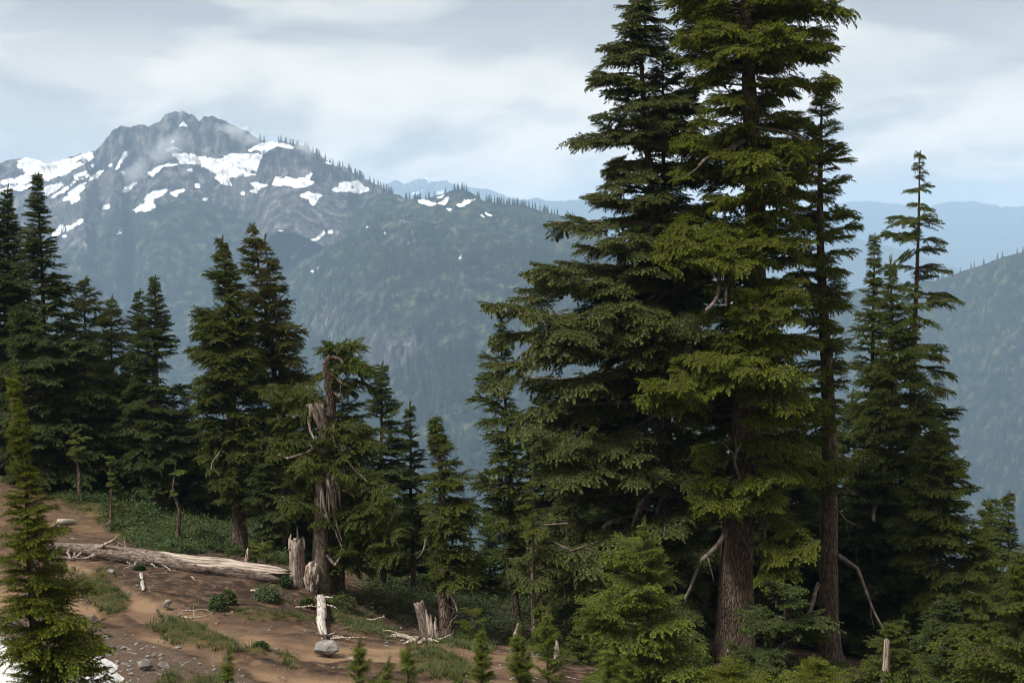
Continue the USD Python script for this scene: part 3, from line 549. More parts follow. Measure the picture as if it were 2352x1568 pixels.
bark_mat = M('bark_look', {
    'geo': ('geometry', {}), 'mp': ('mapping', {'scale': (14.0, 14.0, 3.2)}), 'n': ('noise_texture', {'scale': 1.0, 'detail': 6.0, 'roughness': 0.65, 'distortion': .5}),
    'v': ('voronoi_texture', {'feature': 'distance_to_edge', 'scale': 1.4}), 'n2': ('noise_texture', {'scale': 1.7, 'detail': 4.0}),
    'r': ('rgb_ramp', {'ramp': [(0.25, (0.032, 0.024, 0.019)), (0.5, (0.085, 0.064, 0.05)), (0.68, (0.15, 0.12, 0.10)), (0.85, (0.23, 0.2, 0.18))]}),
    'tone': ('rgb_ramp', {'ramp': [(0.3, (.7, .66, .62)), (0.7, (1.15, 1.1, 1.05))]}), 'mu': ('mix', {'mix_type': 'multiply', 'fac': 1.0, 'use_clamp': False}),
    'vr': ('map_range', {'from_min': 0.0, 'from_max': 0.16, 'clamp': True}), 'ad': ('math', {'math_type': 'add'}), 'crk': ('mix', {'mix_type': 'multiply', 'fac': .65}), 'cr': ('rgb_ramp', {'ramp': [(0.0, (.3, .27, .25)), (1.0, (1, 1, 1))]}),
    'bump': ('bump', {'strength': 0.9, 'distance': 0.03}), 'p': ('principled_bsdf', {'roughness': 0.92, 'specular_ior_level': 0.15})},
    [('geo.position', 'mp.vector'), ('mp.vector', 'n.vector'), ('mp.vector', 'v.vector'), ('geo.position', 'n2.vector'), ('n.fac', 'r.fac'), ('n2.fac', 'tone.fac'), ('r.color', 'mu.color1'), ('tone.color', 'mu.color2'),
     ('v.distance', 'vr.value'), ('vr.result', 'cr.fac'), ('mu.color', 'crk.color1'), ('cr.color', 'crk.color2'), ('crk.color', 'p.base_color'), ('vr.result', 'ad.value1'), ('n.fac', 'ad.value2'), ('ad.value', 'bump.height'), ('bump.normal', 'p.normal')])
limb_mat = M('limb_look', {
    'geo': ('geometry', {}), 'n': ('noise_texture', {'scale': 7.0, 'detail': 5.0, 'roughness': 0.65}),
    'r': ('rgb_ramp', {'ramp': [(0.3, (0.045, 0.035, 0.029)), (0.5, (0.095, 0.076, 0.064)), (0.7, (0.18, 0.155, 0.135))]}),
    'bump': ('bump', {'strength': 0.6, 'distance': 0.02}), 'p': ('principled_bsdf', {'roughness': 0.9, 'specular_ior_level': 0.15})},
    [('geo.position', 'n.vector'), ('n.fac', 'r.fac'), ('r.color', 'p.base_color'), ('n.fac', 'bump.height'), ('bump.normal', 'p.normal')])
def weathered(name, lo, mid, hi):
    return M(name, {
        'geo': ('geometry', {}), 'mp': ('mapping', {'scale': (3.0, 3.0, 3.0)}), 'bare': ('attribute', {'attribute': 'bare'}),
        'fl': ('attribute', {'attribute': 'flow'}), 'al': ('attribute', {'attribute': 'along'}), 'cx': ('combine_xyz', {}), 'am': ('math', {'math_type': 'multiply', 'value2': 0.7}), 'fm': ('math', {'math_type': 'multiply', 'value2': 12.0}),
        'n': ('noise_texture', {'scale': 2.6, 'detail': 6.0, 'roughness': 0.68, 'distortion': .3}), 'n2': ('noise_texture', {'scale': 6.0, 'detail': 5.0, 'roughness': 0.6}),
        'r': ('rgb_ramp', {'ramp': [(0.38, lo), (0.47, mid), (0.60, hi)]}), 'bk': ('rgb_ramp', {'ramp': [(0.36, (0.022, 0.016, 0.013)), (0.5, (0.085, 0.063, 0.051)), (0.64, (0.19, 0.155, 0.13))]}),
        'a': ('math', {'math_type': 'multiply_add', 'value2': 1.7, 'value3': -.85}), 'bx': ('combine_xyz', {}), 'bm': ('math', {'math_type': 'multiply', 'value2': 3.0}), 'nb': ('noise_texture', {'scale': 2.4, 'detail': 7.0, 'roughness': 0.7, 'distortion': .5}), 'b': ('math', {'math_type': 'add'}), 'c': ('map_range', {'from_min': .42, 'from_max': .56, 'clamp': True}), 'm': ('mix', {}),
        'bump': ('bump', {'strength': 0.8, 'distance': 0.02}), 'p': ('principled_bsdf', {'roughness': 0.88, 'specular_ior_level': 0.15})},
        [('al.fac', 'am.value1'), ('fl.fac', 'fm.value1'), ('am.value', 'cx.x'), ('fm.value', 'cx.y'), ('cx.vector', 'n.vector'), ('geo.position', 'n2.vector'), ('n.fac', 'r.fac'), ('al.fac', 'bm.value1'), ('bm.value', 'bx.x'), ('fm.value', 'bx.y'), ('bx.vector', 'nb.vector'), ('nb.fac', 'bk.fac'),
         ('n.fac', 'a.value1'), ('bare.fac', 'b.value1'), ('a.value', 'b.value2'), ('b.value', 'c.value'), ('bk.color', 'm.color1'), ('r.color', 'm.color2'), ('c.result', 'm.fac'), ('m.color', 'p.base_color'), ('nb.fac', 'bump.height'), ('bump.normal', 'p.normal')])
bleached_mat = weathered('bleached_wood', (0.055, 0.043, 0.035), (0.16, 0.128, 0.105), (0.33, 0.275, 0.23))
white_wood_mat = weathered('white_wood', (0.06, 0.05, 0.043), (0.23, 0.205, 0.185), (0.44, 0.40, 0.365))

def frames(pts):
    p = np.asarray(pts, float); t = np.gradient(p, axis=0); t /= np.linalg.norm(t, axis=1, keepdims=True) + 1e-12
    n = np.zeros_like(t); a = np.array([1.0, 0, 0]) if abs(t[0, 0]) < .8 else np.array([0, 1.0, 0])
    x = np.cross(t[0], a); x /= np.linalg.norm(x)
    for i in range(len(p)):
        x = x - t[i] * (x @ t[i]); x /= np.linalg.norm(x) + 1e-12; n[i] = x
    return p, t, n, np.cross(t, n)

def tube(pts, radii, sides=6, rough=0.0, seed=0, freq=2.0, stretch=.35, cap=True):
    p, t, n, b = frames(pts); R = np.broadcast_to(np.asarray(radii, float), (len(p),))
    a = np.arange(sides) * 2 * math.pi / sides
    rr = R[:, None] * np.ones(sides)
    if rough:
        s = np.concatenate([[0], np.cumsum(np.linalg.norm(np.diff(p, axis=0), axis=1))])
        rr = rr * (1 + rough * 2 * (fbm(np.cos(a)[None] * freq + 0 * rr, np.sin(a)[None] * freq + 0 * rr, s[:, None] / np.maximum(R.mean(), .01) * stretch + 0 * rr, 4, seed) - .5))
    v = p[:, None] + rr[..., None] * (n[:, None] * np.cos(a)[None, :, None] + b[:, None] * np.sin(a)[None, :, None])
    v = v.reshape(-1, 3); f = grid_faces(len(p), sides, True)
    if cap:
        m = len(v); v = np.vstack([v, p[0], p[-1]]); k = np.arange(sides); k2 = (k + 1) % sides; e = (len(p) - 1) * sides
        f = np.vstack([f, np.stack([k2, k, 0 * k + m], 1), np.stack([e + k, e + k2, 0 * k + m + 1], 1)])
    return v, f

def resample(pts, step):
    p = np.asarray(pts, float); s = np.concatenate([[0], np.cumsum(np.linalg.norm(np.diff(p, axis=0), axis=1))])
    n = max(2, int(s[-1] / step) + 1); q = np.linspace(0, s[-1], n)
    return np.stack([np.interp(q, s, p[:, k]) for k in range(3)], 1), q / s[-1]

def crooked(rng, a, d, L, r, bend=.25, sag=0.0, n=9, forks=2, fork_len=.4):
    """a bare crooked branch with a few forks, as one mesh"""
    d = np.asarray(d, float) / np.linalg.norm(d); pts = [np.asarray(a, float)]; dd = d.copy(); out = []
    for i in range(n):
        dd = dd + rng.normal(0, bend, 3) * .5 + np.array([0, 0, -sag]) / n; dd /= np.linalg.norm(dd); pts.append(pts[-1] + dd * L / n)
    rad = r * np.linspace(1, .18, n + 1)
    out.append(tube(pts, rad, 5))
    for _ in range(forks):
        i = rng.integers(n // 3, n); q = pts[i + 1] - pts[i]; q /= np.linalg.norm(q)
        w = q + rng.normal(0, .7, 3); out.append(crooked(rng, pts[i], w, L * fork_len * rng.uniform(.5, 1.1), rad[i] * .6, bend * 1.1, sag, max(4, n // 2), forks - 1 if forks > 1 else 0, fork_len))
    return join(out)

def feather(n, fin=True):
    V, F = [(i / n, 0, 0) for i in range(n + 1)], []
    for s in (1, -1):
        for i in range(n):
            V.append(((i + 1.5) / n, s * (1.0 - .45 * i / n), .12)); F.append((i, i + 1, len(V) - 1))
    if fin:
        for i in range(n):
            V.append(((i + 1.4) / n, 0.15 * (-1) ** i, .85 * (1 - .4 * i / n))); F.append((i, i + 1, len(V) - 1))
            if i % 2 == 0: V.append(((i + 1.4) / n, 0, -.8)); F.append((i, i + 1, len(V) - 1))
    return np.array(V, float), np.array(F)

def unit(a): return a / (np.linalg.norm(a, axis=-1, keepdims=True) + 1e-12)

def place_shoots(tm, O, Dr, Up, L, W, bend):
    tv, tf = tm; X = unit(Dr); Y = unit(np.cross(Up, X)); Z = np.cross(X, Y)
    lx = tv[None, :, 0] * L[:, None]; ly = tv[None, :, 1] * W[:, None]; lz = tv[None, :, 2] * W[:, None] - bend[:, None] * L[:, None] * tv[None, :, 0] ** 2
    v = O[:, None] + lx[..., None] * X[:, None] + ly[..., None] * Y[:, None] + lz[..., None] * Z[:, None]
    f = tf[None] + (np.arange(len(O)) * len(tv))[:, None, None]
    tip = np.broadcast_to(np.clip(tv[None, :, 0], 0, 1), lx.shape)
    return v.reshape(-1, 3), f.reshape(-1, 3), tip.ravel()

KINDS = {  # nside, side length, first and last angle, sag of axis, sag of side twigs, shoot spacing, shoot length, width, 3-D spread, hanging share, template
    'hemlock': dict(ns=11, sl=.46, a0=74, a1=38, sag=.10, ss=.34, sp=.042, L=(.065, .115), W=.032, sp3=.70, hang=.14, tm=feather(3), zj=.13),
    'fir': dict(ns=9, sl=.45, a0=64, a1=36, sag=.10, ss=.34, sp=.054, L=(.09, .16), W=.036, sp3=.42, hang=.24, tm=feather(4), zj=.08),
    'flat': dict(ns=10, sl=.44, a0=66, a1=38, sag=.08, ss=.26, sp=.056, L=(.08, .135), W=.040, sp3=.38, hang=.10, tm=feather(3), zj=.08),
    'young': dict(ns=10, sl=.42, a0=60, a1=36, sag=.06, ss=.26, sp=.046, L=(.08, .14), W=.022, sp3=.6, hang=.12, tm=feather(5), zj=.09),
}
def make_bough(kind, seed):
    k = KINDS[kind]; rng = np.random.default_rng(seed)
    axis = lambda s: np.stack([s, .06 * np.sin(3 * s + seed), .10 * s - (.10 + k['sag']) * s ** 2], -1)
    O, Dr, Up, L, sticks = [], [], [], [], []
    ss = np.linspace(0, 1, 9); sticks.append(tube(axis(ss), np.linspace(.014, .004, 9), 3, cap=False))
    twigs = [(axis(ss), 1.0, True)]
    for i in range(k['ns']):
        for sd in (1, -1):
            s = min(.96, (i + .55 + rng.uniform(-.3, .3)) / k['ns']); 
            if rng.random() < .08: continue
            env = (math.sin(math.pi * min(1, s * .78 + .2)) ** .8) * (.55 if s < .12 else 1) + .1
            ln = k['sl'] * env * rng.uniform(.65, 1.2); an = math.radians(k['a0'] + (k['a1'] - k['a0']) * s + rng.uniform(-10, 10)) * sd
            d = np.array([math.cos(an), math.sin(an), rng.normal(.12, k['zj'] * 2)]); t = np.linspace(0, 1, 5)[:, None]
            p = axis(np.array([s]))[0] + d * ln * t + np.array([0, 0, -1]) * k['ss'] * ln * t ** 2 + np.array([.12, 0, 0]) * ln * t ** 2
            twigs.append((p, ln, False)); sticks.append(tube(p, np.linspace(.007, .003, 5), 3, cap=False))
    for p, ln, main in twigs:
        n = max(2, int(ln / k['sp'])); T = np.linspace(.12 if main else .16, 1, n)
        for j, t in enumerate(T):
            x = t * (len(p) - 1); a = int(min(len(p) - 2, x)); q = p[a] + (p[a + 1] - p[a]) * (x - a); tg = unit(p[a + 1] - p[a])
            side = unit(np.cross([0, 0, 1.0], tg)); up = np.cross(tg, side)
            for sd in ((1, -1) if j % 1 == 0 else (1,)):
                if main and t < .25: continue
                th = math.radians(rng.uniform(30, 62)); w = rng.normal(0, k['sp3'])
                lat = side * sd * math.cos(w) + up * math.sin(w)
                if rng.random() < k['hang']: lat = lat * .5 - up * .9
                d = tg * math.cos(th) + lat * math.sin(th) * (1.0 if t < .97 else .2)
                O.append(q); Dr.append(d); Up.append(up + rng.normal(0, .15, 3)); L.append(rng.uniform(*k['L']) * (1.05 - .35 * t if not main else 1))
        O.append(p[-1]); Dr.append(unit(p[-1] - p[-2])); Up.append(np.array([0, 0, 1.0])); L.append(rng.uniform(*k['L']))
    O, Dr, Up, L = map(np.array, (O, Dr, Up, L)); n = len(O)
    v, f, tip = place_shoots(k['tm'], O, Dr, Up, L, k['W'] * rng.uniform(.8, 1.25, n), rng.uniform(.0, .35, n))
    sv, sf = join(sticks)
    return np.vstack([v, sv]), np.vstack([f, sf + len(v)]), np.concatenate([0 * tip, np.ones(len(sv))]), np.concatenate([tip, np.zeros(len(sv))])

PROTO = {}
NVAR = 4
def instancer(parent, name, items, kind, tone):
    """items: (variant, position, 3x3 rotation, scale) -> one PointInstancer part"""
    path = numbered(str(parent.GetPath()), name); pi = UsdGeom.PointInstancer.Define(stage, path)
    key = (kind, tone)
    if key not in PROTO:
        PROTO[key] = []
        for i in range(NVAR):
            v, f, wood, tip = make_bough(kind, 100 + i + 17 * len(PROTO))
            PROTO[key].append(mesh('bough', v, f, TONES[tone], parent=path, attrs={'wood': wood, 'tip': tip}, smooth=False).GetPath())
    rel = pi.CreatePrototypesRel()
    for t in PROTO[key]: rel.AddTarget(t)
    put_items(pi, items); tag(pi.GetPrim(), kind='stuff'); return pi

def put_items(pi, items): put(pi, [i[0] for i in items], np.array([i[1] for i in items]), np.array([i[2] for i in items]), np.array([np.broadcast_to(i[3], 3) for i in items]))

def facing(d, roll=0.0):
    x = unit(np.asarray(d, float)); y = np.cross([0, 0, 1.0], x); y = y / (np.linalg.norm(y) + 1e-9) if np.linalg.norm(y) > 1e-3 else np.array([0, 1.0, 0])
    z = np.cross(x, y); c, s = math.cos(roll), math.sin(roll)
    return np.stack([x, y * c + z * s, z * c - y * s], 1)

def conifer(name, label, axis, Y, prof, kind, tone, seed, r0=None, dz=.21, per=6, thin=0.0, group=None, low=(-.16, .06), high=.5, pads=(.42, .5, 1.1), depth=1.0, droop=.16, trunk_sides=10, base=None, cat='tree', limbs=True, extra=None, jit=(.58, 1.28), rough=.10, bare_trunk_mat=None, clump_h=1.0, zj=.5, wmin=.3):
    """one conifer as a thing: trunk, limbs, crown. axis: picture positions from the top down, Y metres ahead; prof: (v, left u, right u)."""
    rng = np.random.default_rng(seed); m = Y / FV
    A = np.array([at(u, v, Y) for u, v in axis]); b = A[-1].copy()
    gz = float(ground(b[0], b[1])) if base is None else base
    if b[2] > gz: A = np.vstack([A, [b[0] + (A[-1, 0] - A[-2, 0]) * .1, b[1], gz]])
    else: A[-1, 2] = gz
    if A[-2, 2] < gz: A = np.vstack([A[:-2], A[-1:]]); A[-1, 2] = gz
    A = A[::-1]; org = A[0].copy(); A[0, 2] -= .25
    t = thing(name, label, cat, org, group=group)
    H = A[-1, 2] - org[2]; r0 = r0 or .010 * H + .02
    pts, q = resample(A, max(.12, H / 60)); rad = r0 * (1 - q) ** .8 * (1 + .45 * np.exp(-q * H / .45)) + .006
    big = r0 > .2
    pts[:, 0] += .25 * r0 * np.sin(q * 9 + seed) * (q > .02); 
    mesh('trunk', *tube(pts, rad, 26 if big else trunk_sides, rough=rough if not big else .16, seed=seed, freq=2.4 if big else 1.6), bare_trunk_mat or bark_mat, parent=t, origin=org)
    pv = np.array(prof, float); zs = np.array([at(1176, v, Y)[2] for v in pv[:, 0]])[::-1]; Lu = pv[::-1, 1]; Ru = pv[::-1, 2]
    zA = pts[:, 2]
    def centre(z): return np.array([np.interp(z, zA, pts[:, 0]), np.interp(z, zA, pts[:, 1]), z])
    items, sticks = [], []
    z = zs[0]; zt = zs[-1]; span = zt - z
    while z < zt - .04:
        rel = (z - zs[0]) / span
        n = max(3, int(round(per * rng.uniform(.75, 1.25)))); ph = rng.uniform(0, 6.28)
        for j in range(n):
            if rng.random() < thin: continue
            zz = z + rng.uniform(-zj, zj) * dz; c = centre(min(zz, zt)); phi = ph + j * 6.283 / n + rng.normal(0, .25)
            uc = 1176 + c[0] / m * 1.0 * (1 + 0)      # picture column of the trunk here
            l = max(.03, (uc - np.interp(zz, zs, Lu)) * m); r = max(.03, (np.interp(zz, zs, Ru) - uc) * m)
            cn = float(fbm(math.cos(phi) * 1.1 + seed, math.sin(phi) * 1.1, zz / clump_h, 3, seed))
            if cn < .34 + .25 * thin: continue
            cx = math.cos(phi); mean = .5 * (l + r) * depth
            Lb = ((r if cx > 0 else l) * abs(cx) + mean * (1 - abs(cx))) * rng.uniform(*jit) * min(1.22, max(.5, 1 + 2.0 * (cn - .5)))
            lim = (r if cx > 0 else l) * abs(cx) + mean * (1 - abs(cx)); Lb = max(min(Lb, 1.1 * lim), .4 * wmin)
            pitch = rng.uniform(*low) * (1 - rel) + high * rel ** 1.5 * rng.uniform(.6, 1.2) + rng.normal(0, .11)
            d = np.array([cx * math.cos(pitch), math.sin(phi) * math.cos(pitch), math.sin(pitch)])
            if Lb < .85:
                items.append((rng.integers(NVAR), c - org, facing(d, rng.normal(0, .25)), (Lb * 1.02, max(Lb, wmin) * rng.uniform(.9, 1.25), max(Lb, wmin * 1.2)))); continue
            dr = droop * rng.uniform(.5, 1.4); T = np.linspace(0, 1, 7)
            wav = rng.normal(0, .05 * Lb, 3) * np.array([1, 1, .6])
            P = c + d * Lb * T[:, None] * .93 + np.array([0, 0, -dr * Lb * .45]) * T[:, None] ** 2 + np.array([0, 0, dr * Lb * .22]) * T[:, None] ** 4 + wav * np.sin(T * 4.0)[:, None]
            if limbs: sticks.append(tube(P, (.012 + .013 * Lb) * np.linspace(1, .25, 7), 5, cap=False))
            s0, smin, smax = pads; s = min(max(s0 * Lb, smin), smax); tt = 1.0; sd = rng.choice([-1, 1])
            tip_s = min(s, Lb * .9)
            while tt > .22:
                x = tt * 6; a = int(min(5, x)); q0 = P[a] + (P[a + 1] - P[a]) * (x - a); tg = unit(P[a + 1] - P[a])
                an = 0 if tt == 1 else sd * rng.uniform(.45, 1.0); h = np.array([tg[0] * math.cos(an) - tg[1] * math.sin(an), tg[0] * math.sin(an) + tg[1] * math.cos(an), tg[2] * .7 + rng.normal(-.04, .19)])
                sz = s * rng.uniform(.75, 1.15); st = q0 - unit(h) * sz * (.85 if tt == 1 else .12)
                items.append((rng.integers(NVAR), st - org, facing(h, rng.normal(0, .22)), (sz, sz * rng.uniform(.85, 1.2), sz * rng.uniform(.85, 1.2))))
                sd = -sd; tt -= (.24 if tt == 1 else .17) * min(1.3, .9 * s / (.42 * Lb) + .15) * rng.uniform(.7, 1.2)
        z += dz * rng.uniform(.8, 1.2) * (1.0 if rel < .7 else .75)
    top = centre(zt)
    ls = min(.34, .12 * span)
    items.append((0, top - np.array([0, 0, ls * .8]) - org, facing([.05, .05, 1.0], 0), (ls, ls * .30, ls * .5)))
    if sticks: mesh('limbs', *join(sticks), limb_mat, parent=t, origin=org, kind='stuff')
    instancer(t, 'crown', items, kind, tone)
    return t, org, centre

TREES = []
def T(*a, **k): TREES.append((a, k))
# left group
T('fir_tree', 'tall dark fir at the left edge, its tip level with its taller neighbour', [(18,430),(10,1120)], 43, [(430,14,21),(500,-10,40),(600,-40,62),(700,-60,80),(900,-110,110),(1080,-130,140)], 'flat', 'fir_dark', 1, per=7.5)
T('fir_tree', 'tallest dark fir of the left group, with a sharp bare-tipped top', [(88,405),(110,1120)], 41, [(405,85,91),(450,70,105),(520,60,120),(600,50,135),(700,32,165),(800,20,212),(900,0,242),(1000,-10,262),(1085,0,255)], 'flat', 'fir_dark', 2, per=7.5)
T('hemlock_tree', 'ragged dark hemlock top poking out right of the tall left firs', [(197,640),(190,1100)], 44, [(640,189,204),(680,168,228),(720,163,234),(800,150,248),(950,140,262)], 'hemlock', 'hemlock_olive', 3, thin=.25)
T('conifer_tree', 'small dark conifer top between the ragged hemlock and the pointed fir', [(255,685),(262,1120)], 43, [(685,250,262),(740,228,286),(800,225,292),(900,213,300),(1000,208,312),(1080,214,312)], 'hemlock', 'hemlock', 4)
T('conifer_tree', 'narrow dark spire close behind the pointed pale-tipped fir', [(318,670),(320,1150)], 44, [(670,315,321),(740,292,340),(850,275,360),(1000,258,372)], 'flat', 'fir_dark', 5)
T('fir_tree', 'neat conical fir with slender pointed top, left of the twin-topped hemlocks', [(352,640),(372,1184)], 40, [(640,350,355),(700,328,375),(760,318,392),(830,300,412),(900,290,434),(980,280,452),(1060,285,456),(1115,300,440)], 'flat', 'fir_dark', 6, per=6, r0=.17)
T('hemlock_tree', 'full hemlock with bare lower trunk behind the fallen log', [(510,550),(535,900),(548,1276)], 36, [(550,507,513),(600,488,535),(680,468,562),(760,450,578),(830,430,592),(900,438,622),(960,453,634),(1040,468,638),(1125,500,640)], 'hemlock', 'hemlock', 7, r0=.19, per=7.5)
T('fir_tree', 'low drooping young fir right of the bare trunk behind the log', [(600,1000),(612,1285)], 35.2, [(1000,597,604),(1060,575,632),(1140,560,648),(1230,568,655)], 'flat', 'fir_dark', 8)
T('hemlock_tree', 'ragged hemlock with the higher of the two joined tops left of the snag', [(582,520),(625,800),(640,1260)], 37.4, [(520,579,585),(560,552,606),(620,558,632),(700,548,660),(780,565,690),(850,572,708),(900,588,704),(1000,588,704),(1110,600,704)], 'hemlock', 'hemlock_olive', 9, per=5, thin=.1)
T('hemlock_tree', 'leaning hemlock with the lower of the two joined tops left of the snag', [(607,545),(640,760),(662,1270)], 37, [(545,604,610),(600,588,636),(680,595,662),(760,600,690),(850,610,712),(950,620,712)], 'hemlock', 'hemlock_olive', 10, per=4, thin=.15)
T('hemlock_tree', 'living hemlock growing right against the broken grey snag', [(786,790),(768,880),(774,1368)], 31.1, [(790,781,791),(830,752,832),(880,722,840),(920,660,838),(960,640,840),(1010,640,852),(1060,650,855),(1110,672,868),(1160,690,896),(1220,762,908),(1290,780,898)], 'hemlock', 'hemlock', 11, r0=.2, per=5, thin=.12)
T('fir_tree', 'bluish conical fir just right of the broken snag', [(875,840),(880,1380)], 34, [(840,873,878),(880,852,896),(940,838,916),(1000,830,922),(1080,825,936),(1180,830,946),(1280,840,932)], 'flat', 'fir_dark', 12, per=7.5)
T('conifer_tree', 'slim dark spire between the bluish fir and the trail-side hemlock', [(940,930),(950,1400)], 35, [(930,938,942),(980,922,965),(1050,915,976),(1150,905,986),(1250,900,988)], 'flat', 'fir_dark', 13)
T('hemlock_tree', 'green hemlock with bare straight trunk standing at the trail edge by the small stump', [(1003,965),(1015,1200),(1026,1472)], 30, [(965,1000,1007),(1000,988,1022),(1050,985,1050),(1100,968,1072),(1150,957,1088),(1200,972,1100),(1260,985,1110),(1320,1000,1100)], 'hemlock', 'hemlock', 14, r0=.16, per=7.5)
T('hemlock_tree', 'narrow shaggy hemlock in the gap just left of the giant firs', [(1150,745),(1165,1000),(1188,1490)], 33, [(745,1146,1155),(800,1118,1166),(860,1100,1186),(920,1094,1192),(1000,1078,1212),(1080,1098,1202),(1150,1088,1212),(1230,1118,1216),(1310,1138,1222)], 'hemlock', 'hemlock', 15, per=5, thin=.12)
# the big group
T('silver_fir', 'giant silver fir with long layered boughs reaching left', [(1468,-90),(1480,300),(1502,560),(1526,1000),(1536,1506)], 31, [(-90,1464,1472),(0,1412,1515),(60,1403,1530),(120,1395,1545),(160,1375,1555),(190,1345,1575),(240,1330,1585),(290,1302,1590),(345,1316,1590),(385,1400,1580),(430,1385,1590),(480,1335,1600),(530,1255,1615),(590,1240,1620),(640,1215,1640),(700,1160,1650),(760,1125,1650),(830,1150,1640),(900,1145,1640),(980,1150,1620),(1080,1185,1620),(1180,1180,1620),(1260,1140,1640),(1330,1140,1640),(1420,1210,1640)], 'fir', 'fir_silver', 21, r0=.19, dz=.38, per=12, zj=.35, thin=.10, low=(-.26, .06), high=.3, droop=.22, jit=(.5, 1.16), pads=(.34, .42, .85))
T('hemlock_tree', 'biggest mountain hemlock with the massive straight trunk and bright tufted boughs', [(1722,-330),(1722,0),(1725,500),(1718,1000),(1704,1250),(1688,1525)], 30, [(-330,1715,1730),(-150,1620,1830),(0,1535,1915),(60,1560,1890),(120,1548,1905),(190,1560,1850),(250,1560,1840),(330,1560,1850),(420,1535,1860),(500,1560,1870),(560,1530,1845),(640,1600,1850),(720,1500,1850),(800,1560,1870),(860,1482,1880),(920,1500,1885),(1000,1480,1880),(1080,1580,1860),(1150,1640,1840)], 'hemlock', 'hemlock_bright', 22, r0=.40, dz=.44, per=13, zj=.32, thin=.10, low=(-.22, .12), high=.35, droop=.22, jit=(.5, 1.28), pads=(.40, .55, 1.05))
T('hemlock_tree', 'slender tall hemlock with long bare trunk right of the biggest hemlock', [(1885,205),(1890,540),(1902,1200),(1912,1515)], 31.6, [(205,1880,1891),(270,1850,1925),(330,1822,1940),(400,1805,1946),(470,1800,1954),(540,1800,1974),(600,1815,1940),(680,1820,1945),(760,1835,1945),(850,1842,1956),(900,1852,1940),(1000,1854,1922),(1060,1852,1940),(1115,1870,1932)], 'hemlock', 'hemlock_bright', 23, r0=.235, dz=.42, per=10, zj=.35, thin=.14, low=(-.22, .1), droop=.2, jit=(.65, 1.38))
T('silver_fir', 'second narrower fir stem hidden between the giant fir and the biggest hemlock', [(1517,112),(1522,400),(1532,1000),(1538,1500)], 31.6, [(112,1513,1521),(160,1475,1575),(250,1465,1610),(350,1470,1620),(450,1465,1630),(560,1455,1635),(700,1450,1640),(900,1440,1650)], 'fir', 'hemlock', 31, r0=.15, dz=.34, per=9, zj=.35, thin=.1, droop=.2, jit=(.5, 1.15))
T('conifer_tree', 'dark pointed spire left of the tall thin see-through tree', [(2005,545),(2010,1500)], 37, [(545,2002,2008),(600,1990,2021),(680,1980,2036),(750,1962,2042),(900,1955,2062),(1100,1950,2064),(1320,1940,2070)], 'hemlock', 'hemlock', 24, per=5)
T('conifer_tree', 'tall thin see-through tree with sparse short branches on the right', [(2110,355),(2097,1000),(2100,1500)], 38, [(355,2107,2113),(420,2078,2132),(480,2058,2152),(540,2028,2157),(600,2058,2162),(650,2060,2195),(720,2050,2182),(800,2040,2182),(900,2020,2197),(1000,2010,2200),(1100,2000,2204),(1200,2000,2232)], 'fir', 'hemlock', 25, per=6, thin=.25, dz=.34, r0=.15, low=(-.2, .1), high=.2)
T('conifer_tree', 'dark full conifer in front of the thin see-through tree', [(2046,595),(2050,1500)], 36, [(595,2043,2049),(660,2025,2067),(750,2008,2092),(900,1990,2130),(1000,1988,2180),(1100,1980,2195),(1320,1960,2200)], 'hemlock', 'hemlock', 26, per=5)
T('fir_tree', 'broad spreading fir low on the right slope', [(2150,975),(2168,1560)], 33, [(975,2146,2156),(1040,2110,2200),(1120,2080,2242),(1220,2062,2272),(1320,2062,2292),(1440,2070,2296)], 'flat', 'hemlock', 27, per=6, droop=.35)
T('conifer_tree', 'middle small spire of three at the right edge above the slope', [(2287,1150),(2285,1600)], 46, [(1150,2285,2289),(1200,2270,2302),(1300,2245,2325),(1500,2215,2350)], 'hemlock', 'hemlock', 28)
T('conifer_tree', 'rightmost and highest small spire of three at the right edge', [(2318,1133),(2320,1600)], 45, [(1133,2316,2321),(1190,2298,2338),(1300,2275,2362),(1500,2240,2395)], 'hemlock', 'hemlock', 29)
T('conifer_tree', 'leftmost small spire of three at the right edge', [(2268,1150),(2262,1600)], 47, [(1150,2266,2270),(1210,2248,2284),(1300,2225,2300),(1500,2190,2330)], 'hemlock', 'hemlock', 30)
# small trees at the wood's edge
T('sapling_tree', 'bare-stemmed sapling with a round green head at the wood edge', [(172,990),(175,1040),(185,1140)], 39, [(990,168,178),(1015,150,200),(1040,150,198),(1055,165,185)], 'hemlock', 'young', 41, wmin=.16, r0=.06, per=5)
T('sapling_tree', 'bright yellow-green sapling on a thin pale stem above the shrubs', [(250,1045),(256,1100),(254,1185)], 37, [(1045,248,252),(1075,242,270),(1100,243,276),(1118,250,268)], 'young', 'young', 42, wmin=.2, r0=.045, per=5)
T('sapling_tree', 'pale crooked-stemmed sapling with thin crown in front of the dark firs', [(402,1062),(398,1120),(412,1170),(408,1228)], 35.5, [(1062,398,407),(1090,388,425),(1120,392,432),(1140,400,420)], 'hemlock', 'young', 43, wmin=.16, r0=.06, per=4, thin=.2)
T('sapling_tree', 'small thin sapling with sparse yellowish twigs in front of the giant fir', [(1222,1093),(1224,1260),(1226,1500)], 28.5, [(1093,1219,1225),(1130,1195,1250),(1180,1185,1258),(1240,1200,1262)], 'young', 'hemlock_bright', 44, wmin=.2, r0=.06, per=4, thin=.25)
T('fir_tree', 'small young fir with grey twigs beside the trail end', [(1240,1395),(1245,1480),(1240,1510)], 28, [(1395,1236,1246),(1430,1215,1275),(1480,1205,1290)], 'flat', 'hemlock', 45, r0=.05)
